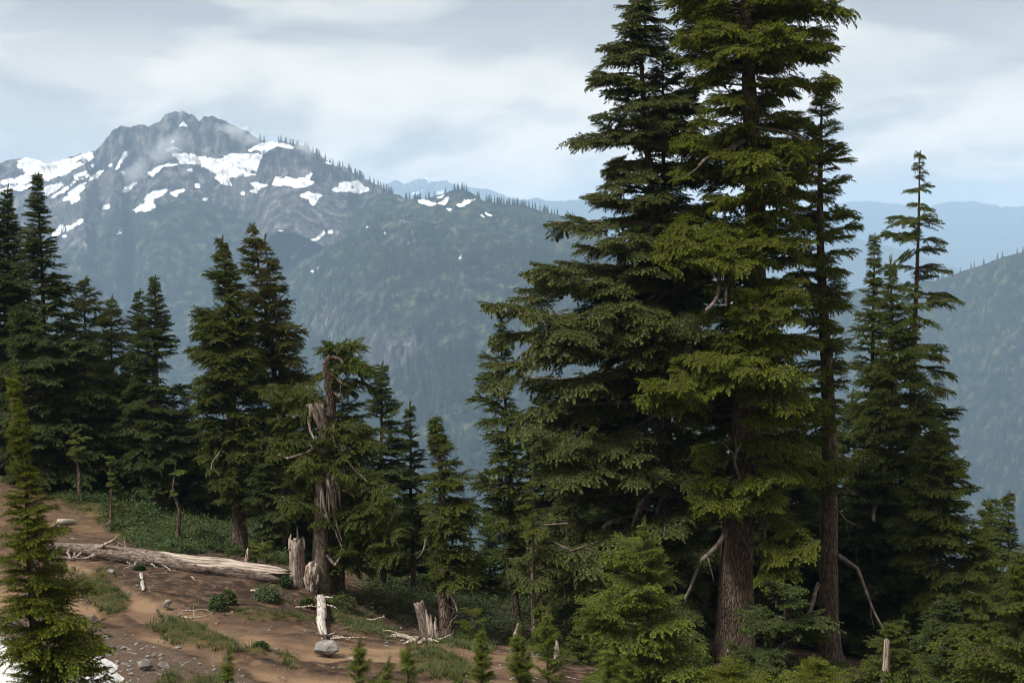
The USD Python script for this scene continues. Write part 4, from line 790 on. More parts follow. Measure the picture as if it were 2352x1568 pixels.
T('sapling_tree', 'small pale sapling beside the bare hemlock trunk at the trail edge', [(1075,1395),(1090,1440),(1092,1478)], 29, [(1395,1065,1085),(1415,1050,1112),(1450,1048,1118)], 'young', 'hemlock_bright', 46, wmin=.2, r0=.03, thin=.2)
# foreground
T('hemlock_sapling', 'tall shaggy young hemlock at the left edge in front of the log', [(30,868),(60,1150),(95,1700)], 14, [(868,27,33),(930,22,44),(1000,8,70),(1050,18,52),(1110,10,90),(1200,4,118),(1260,-16,145),(1330,5,165),(1400,-10,195),(1470,0,205),(1560,10,205),(1700,-20,230)], 'young', 'hemlock_bright', 51, r0=.05, dz=.085, per=7.5, thin=.04, pads=(.5, .28, .6), low=(-.1, .15), high=.5, jit=(.6, 1.15), wmin=.13, clump_h=.3)
T('hemlock_sapling', 'bushy light-green young hemlock below the giant fir', [(1478,1203),(1490,1400),(1497,1700)], 20, [(1203,1474,1482),(1250,1450,1510),(1300,1395,1530),(1350,1385,1560),(1400,1380,1578),(1450,1320,1585),(1500,1300,1600),(1560,1290,1600),(1680,1290,1610)], 'young', 'young', 52, r0=.06, dz=.17, per=8, pads=(.45, .28, .55), low=(-.12, .15), high=.7, jit=(.5, 1.2), wmin=.15, clump_h=.3, thin=.1, zj=.3)
for i, (u, v, Y, w, lab) in enumerate([
    (825, 1470, 9.5, 62, 'light green wide-armed young hemlock at the bottom edge left of the trail end'), (889, 1518, 9.5, 14, 'thin sprig of a sapling at the bottom edge next to the wide-armed young hemlock'),
    (934, 1482, 8.5, 34, 'blurry bright narrow sapling at the bottom edge in front of the trail'), (1105, 1452, 10.5, 44, 'slender sapling with pale stem in front of the brown trail end'),
    (1190, 1445, 10, 55, 'feathery yellow-green sapling left of the narrow spire sapling'), (1258, 1402, 11, 58, 'narrow spire sapling rising highest of the row at the bottom'),
    (1212, 1505, 10, 22, 'tiny sapling tip between the feathery and the spire saplings'), (1398, 1490, 9, 40, 'left of two bright sapling tips under the bushy young hemlock'),
    (1442, 1480, 9.3, 46, 'right of two bright sapling tips under the bushy young hemlock'), (520, 1490, 9, 14, 'very thin single sprig standing in front of the lower trail'), (1048, 1540, 8.5, 26, 'barely showing bright sapling tip at the bottom edge below the trail end')]):
    T('hemlock_sapling', lab, [(u, v), (u + 6, v + 700)], Y, [(v, u - 3, u + 3), (v + 25, u - .22 * w, u + .22 * w), (v + 70, u - .55 * w, u + .55 * w), (v + 120, u - .8 * w, u + .8 * w), (v + 420, u - 1.5 * w, u + 1.5 * w)], 'young', 'young', 60 + i, r0=.02, dz=.062, per=5.5, pads=(.5, .2, .5), low=(.0, .35), high=1.1, jit=(.5, 1.3), limbs=False, thin=.1, wmin=.10, clump_h=.25)
T('hemlock_sapling', 'green young hemlock filling the lower right corner', [(2345,1262),(2352,1800)], 15, [(1262,2341,2349),(1320,2318,2380),(1380,2290,2410),(1450,2262,2430),(1510,2240,2450),(1650,2215,2480)], 'young', 'hemlock', 81, wmin=.22, r0=.06, dz=.10, per=8, pads=(.5, .3, .65), low=(-.1, .1), high=.5)
T('fir_sapling', 'small fir around the grey dead stick at the bottom right', [(2052,1432),(2050,1800)], 18, [(1432,2049,2055),(1470,2022,2078),(1515,1985,2108),(1560,1960,2140),(1680,1930,2170)], 'young', 'hemlock', 82, wmin=.2, r0=.04, dz=.10, per=7, pads=(.5, .3, .65))
T('fir_sapling', 'dark low fir with flat sprays between the two big trunks', [(1800,1330),(1805,1700)], 25, [(1330,1796,1804),(1390,1720,1880),(1450,1690,1910),(1520,1680,1930),(1620,1670,1940)], 'flat', 'fir_dark', 83, r0=.05, dz=.2, per=5, thin=.2, pads=(.45, .4, .8))
T('hemlock_sapling', 'light green low hemlock at the bottom edge before the biggest trunk', [(1690,1510),(1692,1800)], 15, [(1510,1686,1694),(1540,1650,1730),(1575,1610,1780),(1680,1570,1820)], 'young', 'hemlock_bright', 84, wmin=.2, r0=.04, dz=.10, per=6, pads=(.5, .3, .6))
T('hemlock_sapling', 'light green low hemlock at the bottom edge before the slender bare trunk', [(1880,1515),(1880,1800)], 16, [(1515,1876,1884),(1540,1840,1920),(1575,1805,1950),(1680,1770,1980)], 'young', 'hemlock_bright', 85, wmin=.2, r0=.04, dz=.10, per=6, pads=(.5, .3, .6))
T('fir_sapling', 'green young fir at the bottom edge left of the lower right corner', [(2185,1470),(2185,1800)], 19, [(1470,2181,2189),(1515,2140,2225),(1565,2110,2260),(1680,2080,2290)], 'flat', 'fir_dark', 86, r0=.05, dz=.15, per=5)
for i, (u, v, Y, w, tone) in enumerate([(1385,1400,27,70,'fir_dark'),(2180,1370,28,80,'fir_dark'),(2250,1400,24,80,'hemlock'),(1330,1440,26,60,'hemlock'),(1780,1500,22,70,'fir_dark'),(2075,1420,29,60,'fir_dark'),(1620,1500,24,60,'fir_dark')]):
    T('fir_sapling', ['low dark young fir left of the bushy light-green hemlock', 'dark young fir under the broad spreading fir, on its right side', 'green young fir between the broad spreading fir and the lower right corner sapling', 'low dark young fir under the outer left boughs of the giant fir', 'lowest dark young fir before the gap between the two big bare trunks', 'dark young fir behind the grey dead stick at the bottom right', 'dark young fir between the bushy light-green hemlock and the massive trunk'][i], [(u, v), (u + 4, v + 420)], Y, [(v, u - 3, u + 3), (v + 50, u - .5 * w, u + .5 * w), (v + 120, u - w, u + w), (v + 230, u - 1.3 * w, u + 1.3 * w)], 'flat', tone, 330 + i, group='undergrowth firs between the big trunks', dz=.16, per=6, limbs=False, r0=.04, wmin=.25)
# woods behind, closing the gaps
FILL = [(30,600,47),(150,720,46),(225,810,46),(290,830,46),(395,930,44),(455,930,41),(90,980,47),(170,1010,46),(260,1010,46),(340,1000,47),(520,1090,42),(610,1080,43),(740,1000,38),(680,1120,38),(900,1200,37),(1010,1240,36),(40,900,50),(130,880,52),(215,900,49),(300,930,51),(420,960,48),(470,1000,44),(560,960,47),(655,940,46),(700,1050,41),(800,1050,42),(860,1120,40),(925,1130,41),(985,1190,38),(1080,1230,37),(1120,1180,41),(1250,900,38),(1330,860,40),(1400,820,38),(1450,950,36),(1570,950,37),(1620,1000,39),(1680,900,40),(1770,880,38),(1800,1010,36),(1850,960,40),(1960,900,41),(2000,1050,35),(2080,1150,39),(1940,1150,36),(1300,1130,36),(1380,1150,35),(2230,1290,41),(1600,1200,36),(1830,1180,37),(1700,1180,35),(2350,1330,38)]
NEAR = [(40,'the tall fir at the left edge'),(110,'the tallest fir of the left group'),(200,'the ragged dark hemlock top'),(262,'the small left conifer'),(330,'the pointed conical fir'),(440,'the conical fir, on its right side'),(510,'the full hemlock by the fallen log'),(600,'the twin-topped hemlocks'),(670,'the twin-topped hemlocks, right of their trunks'),(745,'the broken snag'),(810,'the broken snag, on its right side'),(880,'the bluish conical fir'),(945,'the slim dark spire'),(1010,'the trail-edge hemlock'),(1090,'the gap right of the trail-edge hemlock'),(1150,'the narrow shaggy hemlock'),(1270,'the outer left boughs of the giant fir'),(1380,'the left boughs of the giant fir'),(1470,'the inner left boughs of the giant fir'),(1560,'the trunk of the giant fir'),(1620,'the gap between giant fir and biggest hemlock'),(1690,'the massive trunk of the biggest hemlock'),(1780,'the gap between the two big bare trunks'),(1850,'the slender bare-trunked hemlock'),(1950,'the slender bare-trunked hemlock, on its right side'),(2010,'the dark pointed spire'),(2080,'the see-through tree'),(2230,'the broad spreading fir'),(2350,'the lower right corner sapling')]
for i, (u, v, Y) in enumerate(FILL):
    w = 105 + 40 * ((i * 37) % 5) / 4
    T('conifer_tree', 'dark conifer in the woods behind ' + min(NEAR, key=lambda q: abs(q[0] - u))[1], [(u, v), (u + 8, 1560)], Y, [(v, u - 3, u + 3), (v + 60, u - .35 * w, u + .35 * w), (v + 160, u - .7 * w, u + .7 * w), (v + 300, u - w, u + w), (v + 480, u - 1.15 * w, u + 1.15 * w)], 'flat', 'fir_dark', 200 + i, group='dark conifers in the woods behind', dz=.32, per=6, limbs=False, trunk_sides=7, jit=(.7, 1.25))
BUILT = {}
for i, (a, k) in enumerate(TREES):
    BUILT[a[1]] = conifer(*a, **k)
# ------------------------------------------------------------------ dead wood, stones, shrubs, snow, turf
orng = np.random.default_rng(9)
def wood(name, v, f, parent, org, bare=1.0, mat=None, along=None, flow=None, **k):
    v = np.asarray(v); n = len(v)
    al = v @ np.array([.2, .3, .95]) if along is None else along
    fl = (v @ np.array([.9, .35, .05])) if flow is None else flow
    return mesh(name, v, f, mat or bleached_mat, parent=parent, origin=org, attrs={'bare': np.broadcast_to(bare, n) * np.ones(n), 'along': al, 'flow': fl}, **k)

def log_mesh(P, R, sides=22, rough=.12, seed=0, jag=(0, 0), freq=1.8, stretch=.12):
    """a rough log with splintered ends; returns v, f, (angle, along) per vertex"""
    pts, q = resample(P, .06); s0 = np.linspace(0, 1, len(R)); rad = np.interp(q, s0, R)
    v, f = tube(pts, rad, sides, rough=rough, seed=seed, freq=freq, stretch=stretch, cap=True)
    ln = np.linalg.norm(np.diff(pts, axis=0), axis=1).sum(); t = unit(np.gradient(pts, axis=0)); n = len(pts)
    ang = np.tile(np.arange(sides) * 2 * math.pi / sides, n); al = np.repeat(q * ln, sides)
    rg = np.random.default_rng(seed)
    for end, j in ((0, jag[0]), (n - 1, jag[1])):
        if j:
            for k in range(sides):
                sh = rg.uniform(-.9, .35) * j if rg.random() < .6 else rg.uniform(-.1, .5) * j
                w = min(10, n // 2)
                for m_ in range(w):
                    row = end - m_ if end else m_
                    v[row * sides + k] += t[row] * (sh if end else -sh) * (1 - m_ / w) ** 1.0
    ang = np.append(ang, [0, 0]); al = np.append(al, [0, ln]); return v, f, ang, al

def limb(P, R, sides=7, rough=.1, seed=0):
    pts, q = resample(P, .05); pts = pts + .012 * np.stack([fbm(q * 9, 0 * q, k, 3, seed) - .5 for k in range(3)], 1) * 2
    return tube(pts, np.interp(q, np.linspace(0, 1, len(R)), R), sides, rough=rough, seed=seed)

def px(Y): return Y / FV
# --- dead and bare limbs of the big trees, each a part of its tree
def bare_limb(tree, pts, r0, r1, Y, toward=0.0, forks=2, name='dead_branch', mat=None):
    """pts: picture positions from the trunk outwards; toward: metres nearer to the viewer at the tip"""
    t, org, c = BUILT[tree]; n = len(pts)
    P = np.array([at(u, v, Y - toward * (i / (n - 1)) - (.12 if toward else 0)) for i, (u, v) in enumerate(pts)])
    pp, q = resample(P, .12); k = int(abs(pts[0][0] * 7 + pts[0][1])) ; rg = np.random.default_rng(k)
    if len(pp) > 3:
        for a in range(3): pp[:, a] = np.interp(q, np.linspace(0, 1, n), P[:, a]) + .05 * np.sin(q * 7 + a + k) * q
    parts = [tube(pp, np.linspace(r0, r1, len(pp)), 6, rough=.12, seed=k)]
    for _ in range(forks):
        i = rg.integers(len(pp) // 3, len(pp) - 1); d = unit(pp[min(i + 1, len(pp) - 1)] - pp[i - 1]) + rg.normal(0, .6, 3)
        parts.append(crooked(rg, pp[i], d, rg.uniform(.25, .6), max(r1, .008), .3, .1, 6, 1))
    mesh(name, *join(parts), mat or limb_mat, parent=t, origin=org)
B1, B2, B3 = ('giant silver fir with long layered boughs reaching left', 'biggest mountain hemlock with the massive straight trunk and bright tufted boughs', 'slender tall hemlock with long bare trunk right of the biggest hemlock')
for pts, r0, r1, tw, fk in (
    ([(1692,1150),(1700,1100),(1690,1060),(1698,1020)], .05, .02, 1.0, 2), ([(1690,1185),(1697,1215),(1715,1250),(1722,1275),(1732,1292)], .022, .006, .7, 4),
    ([(1728,1166),(1754,1207),(1760,1250),(1775,1300),(1791,1350),(1786,1398)], .04, .008, .8, 5), ([(1735,1172),(1752,1190),(1768,1205)], .05, .03, .4, 1),
    ([(1665,1228),(1640,1262),(1612,1290),(1590,1325),(1572,1368)], .065, .03, .5, 2), ([(1708,322),(1654,353),(1600,380)], .075, .03, .6, 1),
    ([(1738,180),(1775,186),(1801,195),(1851,206)], .055, .02, .4, 2), ([(1700,75),(1641,67),(1600,80),(1562,94)], .06, .02, .5, 1), ([(1712,560),(1668,600),(1653,630),(1645,677),(1624,708)], .06, .035, 1.5, 1),
    ([(1715,600),(1680,640),(1670,660),(1662,700)], .05, .03, 1.3, 1), ([(1735,450),(1790,478),(1830,500)], .05, .02, .6, 1), ([(1728,290),(1780,300),(1845,318)], .045, .015, .6, 1), ([(1700,600),(1640,560),(1600,555)], .05, .02, .8, 1)):
    bare_limb(B2, pts, r0, r1, 30, tw, fk)
for pts, r0, r1, tw, fk in (
    ([(1528,1085),(1514,1110),(1483,1144),(1449,1212)], .075, .03, .9, 2), ([(1490,1150),(1459,1181),(1420,1196),(1381,1215)], .07, .035, 1.1, 2), ([(1528,1130),(1517,1147),(1508,1190),(1500,1232)], .05, .02, .5, 1),
    ([(1535,1170),(1548,1200),(1570,1250)], .02, .005, .4, 4), ([(1512,690),(1440,705),(1400,720)], .05, .03, 1.5, 2), ([(1505,560),(1450,572),(1395,566)], .05, .02, .6, 1), ([(1540,1060),(1500,1098),(1478,1092)], .03, .006, .9, 5),
    ([(1490,600),(1498,640),(1492,575)], .04, .02, .3, 0), ([(1524,880),(1480,900),(1455,912)], .045, .02, 1.2, 2)):
    bare_limb(B1, pts, r0, r1, 31, tw, fk)
for pts, r0, r1, tw, fk in (
    ([(1925,1275),(1950,1292),(1970,1307),(1984,1351),(2001,1392),(2042,1457)], .062, .018, 1.2, 2), ([(1912,1161),(1930,1178),(1946,1195),(1965,1210)], .025, .006, .5, 2), ([(1880,1340),(1865,1382),(1838,1453)], .06, .03, .6, 1),
    ([(1870,1065),(1862,1100),(1885,1110)], .02, .008, .4, 2), ([(1898,700),(1860,690),(1835,684)], .03, .008, .6, 3), ([(1908,1100),(1935,1110),(1972,1140)], .028, .006, .5, 2)):
    bare_limb(B3, pts, r0, r1, 31.6, tw, fk)
E3, E4, E5 = ('dark full conifer in front of the thin see-through tree', 'full hemlock with bare lower trunk behind the fallen log', 'green hemlock with bare straight trunk standing at the trail edge by the small stump')
bare_limb(E3, [(2050,1130),(2012,1145),(2005,1170),(2012,1200)], .07, .04, 36, 2.2, 0); bare_limb(E3, [(2040,1240),(1995,1250),(1970,1262),(1965,1290)], .03, .01, 36, 2.0, 2)
bare_limb(E4, [(520,1010),(505,1035),(490,1065),(480,1080)], .03, .008, 36, 1.6, 2); bare_limb(E5, [(1010,1290),(975,1240),(962,1280)], .02, .006, 30, .8, 2); bare_limb(E5, [(1030,1360),(1045,1385),(1055,1410),(1040,1400)], .03, .008, 30, .4, 5)
N2 = 'narrow shaggy hemlock in the gap just left of the giant firs'
bare_limb(N2, [(1180,1090),(1150,1120),(1120,1110),(1095,1090)], .025, .008, 33, 1.6, 2); bare_limb(N2, [(1190,1140),(1160,1130),(1125,1105)], .02, .008, 33, 1.6, 1)
# the bright tufts hanging apart on the big hemlock
def tuft(tree, u, v, w, h, Y, n, kind='hemlock', tone='hemlock_bright', seed=0):
    t, org, c = BUILT[tree]; rg = np.random.default_rng(seed); m = px(Y); C = at(u, v, Y); it = []
    for i in range(n):
        a = rg.uniform(0, 6.283); o = np.array([rg.uniform(-.5, .5) * w * m, rg.uniform(-.45, .35), rg.uniform(-.5, .42) * h * m]); sz = rg.uniform(.42, .68)
        d = np.array([math.cos(a), math.sin(a) - .35, rg.uniform(-.35, .1)]); it.append((int(rg.integers(NVAR)), C + o - unit(d) * sz * .45 - org, facing(d, rg.normal(0, .3)), (sz, sz, sz * 1.1)))
    instancer(t, 'foliage_tuft', it, kind, tone)
tuft(B2, 1682, 1138, 150, 95, 28.9, 26, seed=1); tuft(B2, 1806, 1258, 95, 115, 29.2, 24, seed=2); tuft(B2, 1870, 192, 80, 26, 29.6, 9, seed=3); tuft(B2, 1615, 575, 170, 70, 28.6, 22, seed=4)
tuft(B2, 1650, 845, 170, 90, 28.3, 26, seed=5); tuft(B2, 1540, 900, 120, 70, 28.4, 18, seed=6); tuft(B3, 1900, 1075, 85, 50, 30.8, 12, seed=7); tuft(B2, 1760, 700, 130, 100, 28.8, 24, seed=8)
LH = 'living hemlock growing right against the broken grey snag'
for q, a in enumerate([(680,905,110,60,30.9,14),(800,862,85,80,31,16),(812,1000,95,80,30.6,16),(738,1062,80,40,30.1,9),(838,1130,110,100,30.3,22),(852,1230,105,95,30.2,22),(690,1150,55,70,30.7,10),(785,810,60,40,31,8),(665,1010,70,60,30.8,10)]): tuft(LH, *a, 'hemlock', 'hemlock', 40 + q)
tuft(B1, 1330, 760, 200, 120, 29.2, 26, 'fir', 'fir_silver', 9); tuft(B1, 1290, 1010, 150, 80, 29.3, 18, 'fir', 'fir_silver', 10); tuft(B1, 1250, 1290, 150, 80, 29.0, 20, 'fir', 'fir_silver', 11); tuft(B1, 1180, 710, 110, 45, 30.2, 12, 'fir', 'fir_silver', 12)

grey_wood_mat = weathered('grey_wood', (0.05, 0.040, 0.034), (0.125, 0.102, 0.088), (0.25, 0.21, 0.18))
# --- the broken snag
Ys = 30.6; m = px(Ys); org = at(733, 1368, Ys); org[2] = float(ground(org[0], org[1]))
snag = thing('broken_snag', 'tall broken grey snag with peeling splintered wood left of the trail', 'dead tree', org)
v, f, ang, al = log_mesh([at(733, 1372, Ys), at(735, 1330, Ys), at(736, 1250, Ys), at(738, 1150, Ys), at(743, 1050, Ys), at(742, 980, Ys), at(733, 930, Ys)], [27 * m, 20 * m, 17 * m, 16.5 * m, 16 * m, 15 * m, 11 * m], 26, .10, 5, (0, .22))
hz = al / al.max(); bare = .10 + .62 * np.exp(-((hz - .80) / .10) ** 2) + .25 * np.exp(-((hz - .5) / .08) ** 2) + .2 * (fbm(np.cos(ang) * 2, np.sin(ang) * 2, al * .6, 3, 6) - .5)
wood('trunk', v, f, snag, org, bare, along=al, flow=ang * .16)
c = at(712, 925, Ys); wood('stub', *limb([at(738, 985, Ys - .1), at(722, 950, Ys - .12), at(712, 930, Ys - .1), at(704, 936, Ys - .1)], [.07, .075, .08, .04], 9, .2, 3), snag, org, .3)
for k, pts in enumerate(([(716,940),(709,965),(713,990),(722,1010),(728,1030)], [(768,985),(778,1010),(790,1045),(815,1080),(845,1106)], [(730,1020),(705,1040),(660,1052),(640,1045)], [(770,960),(764,1000),(775,1030)], [(752,1275),(770,1300),(790,1262)])):
    wood('dead_branch', *limb([at(u, w, Ys - .15 - .1 * i) for i, (u, w) in enumerate(pts)], [.035, .035, .03, .02, .01][:len(pts)], 6, .15, k), snag, org, .35)
for k in range(15):                                             # torn strips hanging from the break half-way up
    u0 = 738 + orng.uniform(0, 30); v0 = 1075 + orng.uniform(-25, 50); L = orng.uniform(45, 120); lean = orng.uniform(-.12, .26)
    y0 = Ys - .20 - orng.uniform(0, .14)
    P = [at(u0 + lean * L * t + 5 * math.sin(3 * t + k), v0 + L * t, y0 - .10 * t) for t in np.linspace(0, 1, 6)]
    w0 = orng.uniform(.022, .05); vv, ff_ = tube(P, w0 * np.array([.7, 1, .9, .8, .5, .15]), 5, rough=.15, seed=k)
    wood('splinter', vv, ff_, snag, org, orng.uniform(.5, .95), mat=grey_wood_mat)
for k, (u0, v0, u1, v1) in enumerate([(752,1098,800,1075), (765,1110,815,1120), (768,1125,812,1140), (770,1090,792,1062), (745,1180,790,1270)]):
    wood('splinter', *limb([at(u0, v0, Ys - .2), at((u0 + u1) / 2 + 4, (v0 + v1) / 2 - 5, Ys - .3), at(u1, v1, Ys - .35)], [.035, .028, .008], 6, .2, 30 + k), snag, org, .8, mat=grey_wood_mat)

for pts, r0, r1 in (([(764,960),(756,915),(752,870),(751,838),(756,822)], .085, .055), ([(756,826),(770,820),(786,826),(795,838)], .05, .02), ([(754,860),(772,868),(790,880),(800,892)], .04, .012), ([(756,895),(770,905),(792,915)], .035, .01)):
    bare_limb('living hemlock growing right against the broken grey snag', pts, r0, r1, 30.5, .25, 1, 'dead_top', bark_mat)
# --- the split standing stump next to it
Yp = 30.4; m = px(Yp); org = at(682, 1357, Yp); org[2] = float(ground(org[0], org[1]))
st = thing('split_stump', 'upright split stump with a pale torn face at the end of the fallen log', 'stump', org)
v, f, ang, al = log_mesh([at(683, 1364, Yp), at(683, 1300, Yp), at(681, 1240, Yp)], [20 * m, 18.5 * m, 18 * m], 24, .10, 8, (0, .17))
vd = (v - at(683, 1300, Yp)); bare = np.where(vd[:, 0] < -.02, .95, .25) + .1
wood('trunk', v, f, st, org, bare, along=al, flow=ang * .18)
wood('splinter', *limb([at(684, 1245, Yp - .05), at(683, 1225, Yp - .05), at(682.5, 1207, Yp - .05)], [.03, .022, .006], 5), st, org, 1.0)
wood('splinter', *limb([at(668, 1262, Yp - .1), at(666, 1240, Yp - .1), at(668, 1226, Yp - .1)], [.05, .04, .008], 6), st, org, 1.0)
wood('splinter', *limb([at(698, 1262, Yp - .05), at(699, 1245, Yp - .05), at(698, 1236, Yp - .05)], [.04, .035, .01], 6), st, org, .3)
# --- rotten stump between them
Yr = 30.3; org = at(717, 1368, Yr); org[2] = float(ground(org[0], org[1]))
rs = trimesh.creation.icosphere(4); vv = rs.vertices.copy(); k = fbm(vv[:, 0] * 2.2, vv[:, 1] * 2.2, vv[:, 2] * 2.2, 5, 12); vv *= (.65 + .7 * k)[:, None]; vv = vv * np.array([.17, .17, .36]) + org + np.array([0, 0, .27])
s2 = thing('rotten_stump', 'low rotten lump of reddish stump wood between the split stump and the snag', 'stump', org)
wood('stump', vv, np.array(rs.faces), s2, org, np.clip(k * 1.4 - .2, 0, 1), along=vv[:, 2], flow=vv[:, 0] * .6)

# --- the fallen log
def on(u, v, lift): p = hit(u, v); p[2] += lift; return p
la = [on(108, 1272, .14), on(170, 1274, .16), on(240, 1282, .18), on(310, 1297, .2), on(380, 1312, .2), on(450, 1322, .2), on(520, 1330, .2), on(600, 1340, .19), on(650, 1346, .17)]
# keep the log straight: fit a line through its ends, following the ground only slightly
L0, L1 = la[0], la[-1]; tt = np.linspace(0, 1, len(la)); line = L0 + (L1 - L0) * tt[:, None]; la = .35 * np.array(la) + .65 * line
org = la[4].copy(); org[2] = float(ground(org[0], org[1]))
lg = thing('fallen_log', 'long fallen log with bleached top and dead branch stubs across the slope', 'log', org)
v, f, ang, al = log_mesh(la, [.10, .13, .165, .18, .195, .205, .21, .20, .185], 26, .22, 15, (.1, .45), freq=2.6, stretch=.3)
cen = np.array([np.interp(al / al.max(), tt, la[:, k]) for k in range(3)]).T
top = (v - cen)[:, 2] / .18; hz = al / al.max()
bare = np.clip(.02 + .58 * smoothstep(.52, .74, hz + .08 * top) * smoothstep(-.1, .7, top) + .26 * smoothstep(.75, 1.0, top) * smoothstep(.36, .5, hz), 0, 1)
wood('trunk', v, f, lg, org, bare, along=al, flow=ang * .17)
def log_at(h): return np.array([np.interp(h, tt, la[:, k]) for k in range(3)])
for k, (h, dx, dy, dz, L, r, b) in enumerate([(.02, -.5, -.2, .1, .5, .045, .8), (.06, -.2, -.7, .05, .6, .05, .7), (.10, .15, -.8, -.1, .7, .04, .8), (.13, .1, -.6, -.35, .5, .035, .9), (.17, -.3, -.6, -.25, .7, .04, .9), (.20, .5, -.4, .35, 1.0, .06, .9), (.24, -.7, -.55, -.25, 1.2, .06, .9), (.27, .7, -.25, .3, .8, .04, .8), (.33, .5, -.8, -.3, .9, .04, .7), (.38, .45, -.8, -.2, 1.0, .04, .9), (.41, .7, -.6, -.25, 1.2, .04, .8), (.44, .3, -.9, -.2, .6, .035, .9), (.50, .1, -.6, -.5, .3, .04, .9), (.62, .3, -.7, .3, .2, .03, .9), (.30, .2, .1, 1, .25, .03, .8), (.47, .2, -.1, 1, .2, .03, .9), (.72, .3, -.7, .1, .18, .03, .9)]):
    d = np.array([dx, dy, dz]); p0 = log_at(h) + unit(d) * .08
    vv, ff_ = crooked(np.random.default_rng(300 + k), p0, d, L, r, .28, .25, 9, 2); gz = ground(vv[:, 0], vv[:, 1]) + .01; vv[:, 2] = np.maximum(vv[:, 2], gz)
    wood('dead_branch', vv, ff_, lg, org, b, mat=bleached_mat if k % 3 else grey_wood_mat)
# --- white peeled log end, roots and litter on the slope
def ground_log(name, label, cat, p0, p1, r, mat=white_wood_mat, bare=1.0, roots=0, seed=0, jag=.08, rough=.25):
    a = on(*p0, r * .75); b = on(*p1, r * .75); org = (a + b) / 2; org[2] = float(ground(org[0], org[1])); rg = np.random.default_rng(seed)
    t = thing(name, label, cat, org); v, f, ang, al = log_mesh([a, a * .66 + b * .34 + rg.normal(0, r * .2, 3), a * .3 + b * .7 + rg.normal(0, r * .2, 3), b], [r, r * 1.1, r, r * .85], 14, rough, seed, (jag, jag))
    wood('trunk', v, f, t, org, bare, mat=mat, along=al, flow=ang * r)
    for k in range(roots):
        q = a + (b - a) * rg.uniform(0, 1); vv, ff_ = crooked(rg, q, [rg.normal(0, .8), rg.normal(-.3, .5), rg.uniform(-.1, .25)], rg.uniform(.2, .5), r * .3, .4, .3, 7, 1); vv[:, 2] = np.maximum(vv[:, 2], ground(vv[:, 0], vv[:, 1]) + .01)
        wood('dead_branch', vv, ff_, t, org, 1.0, mat=mat)
    return t
ground_log('white_log', 'short white peeled log pointing at the grey boulder', 'log', (737, 1384), (744, 1466), .085, roots=7, seed=2, rough=.5, jag=.2)
ground_log('short_log', 'small pale log piece lying on the bare slope at the upper left', 'log', (133, 1202), (171, 1201), .07, bare=.8, seed=3, rough=.1)
ground_log('wooden_stake', 'upper of two short pale wooden pieces between log and trail', 'wood piece', (324, 1322), (326, 1337), .035, bare=.9, seed=4, rough=.08)
ground_log('wooden_stake', 'lower of two short pale wooden pieces between log and trail', 'wood piece', (327, 1343), (329, 1362), .035, bare=.9, seed=5, rough=.08)
def sticks(name, label, spots, seed, r=.02, L=.5, mat=bleached_mat, cat='branch'):
    rg = np.random.default_rng(seed)
    for i, (u, v, dx, dy) in enumerate(spots):
        p = on(u, v, .03); vv, ff_ = crooked(rg, p, [dx, dy, .1], L * rg.uniform(.7, 1.2), r, .3, .15, 8, 3); vv[:, 2] = np.maximum(vv[:, 2], ground(vv[:, 0], vv[:, 1]) + .012)
        t = thing(name, label[i], cat, p - [0, 0, .03]); wood('wood', vv, ff_, t, p - [0, 0, .03], 1.0, mat=mat)
sticks('pale_branch', ['pale crooked branch lying right of the boulder, nearest to it', 'pale crooked branch stretching right from the white log foot', 'thin pale stick pointing at the small broken stump', 'white tangled root wood left of the white log, in front of the split stump', 'small white root curl under the fallen log near the dark bush', 'thin dark root crossing the trail left of the middle turf patch', 'second thin root crossing the trail just below the first', 'little pale twig on the earth in front of the fallen log'],
    [(760,1470,.9,-.05), (765,1462,1,.1), (840,1425,.8,-.5), (680,1400,.4,-.3), (575,1362,.6,-.2), (420,1402,.9,.1), (415,1416,.9,.1), (440,1330,.4,-.5)], 21, .024, .62)
# --- the small broken stump by the trail
Yb = 28.4; org = at(978, 1466, Yb); org[2] = float(ground(org[0], org[1]))
bs = thing('broken_stump', 'small brown broken stump with jagged top beside the trail end', 'stump', org)
v, f, ang, al = log_mesh([at(984, 1472, Yb), at(976, 1430, Yb), at(962, 1385, Yb)], [.17, .13, .10], 18, .16, 31, (0, .14)); wood('trunk', v, f, bs, org, .2, along=al, flow=ang * .12)
for k, (u0, v0, u1, v1) in enumerate([(995,1466,988,1410), (1000,1468,1000,1416), (990,1460,978,1400), (1003,1470,1004,1440)]): wood('splinter', *limb([at(u0, v0, Yb - .12), at((u0 + u1) / 2, (v0 + v1) / 2, Yb - .12), at(u1, v1, Yb - .12)], [.05, .045, .012], 6, .15, k), bs, org, .8)
for k, (u, v_, dx, dy, L, r) in enumerate([(960,1470,-1,-.1,.55,.06), (940,1466,-1,-.2,.5,.05), (955,1475,-.6,-.7,.4,.06), (975,1474,-.3,-.8,.4,.06), (985,1474,.4,-.8,.35,.05), (925,1462,-.9,.1,.45,.035), (1000,1475,.9,-.2,.4,.03)]):
    p = on(u, v_, .06); vv, ff_ = crooked(np.random.default_rng(70 + k), p, [dx, dy, .15], L, r, .35, .3, 8, 2); vv[:, 2] = np.maximum(vv[:, 2], ground(vv[:, 0], vv[:, 1]) + .01); wood('root', vv, ff_, bs, org, .75)
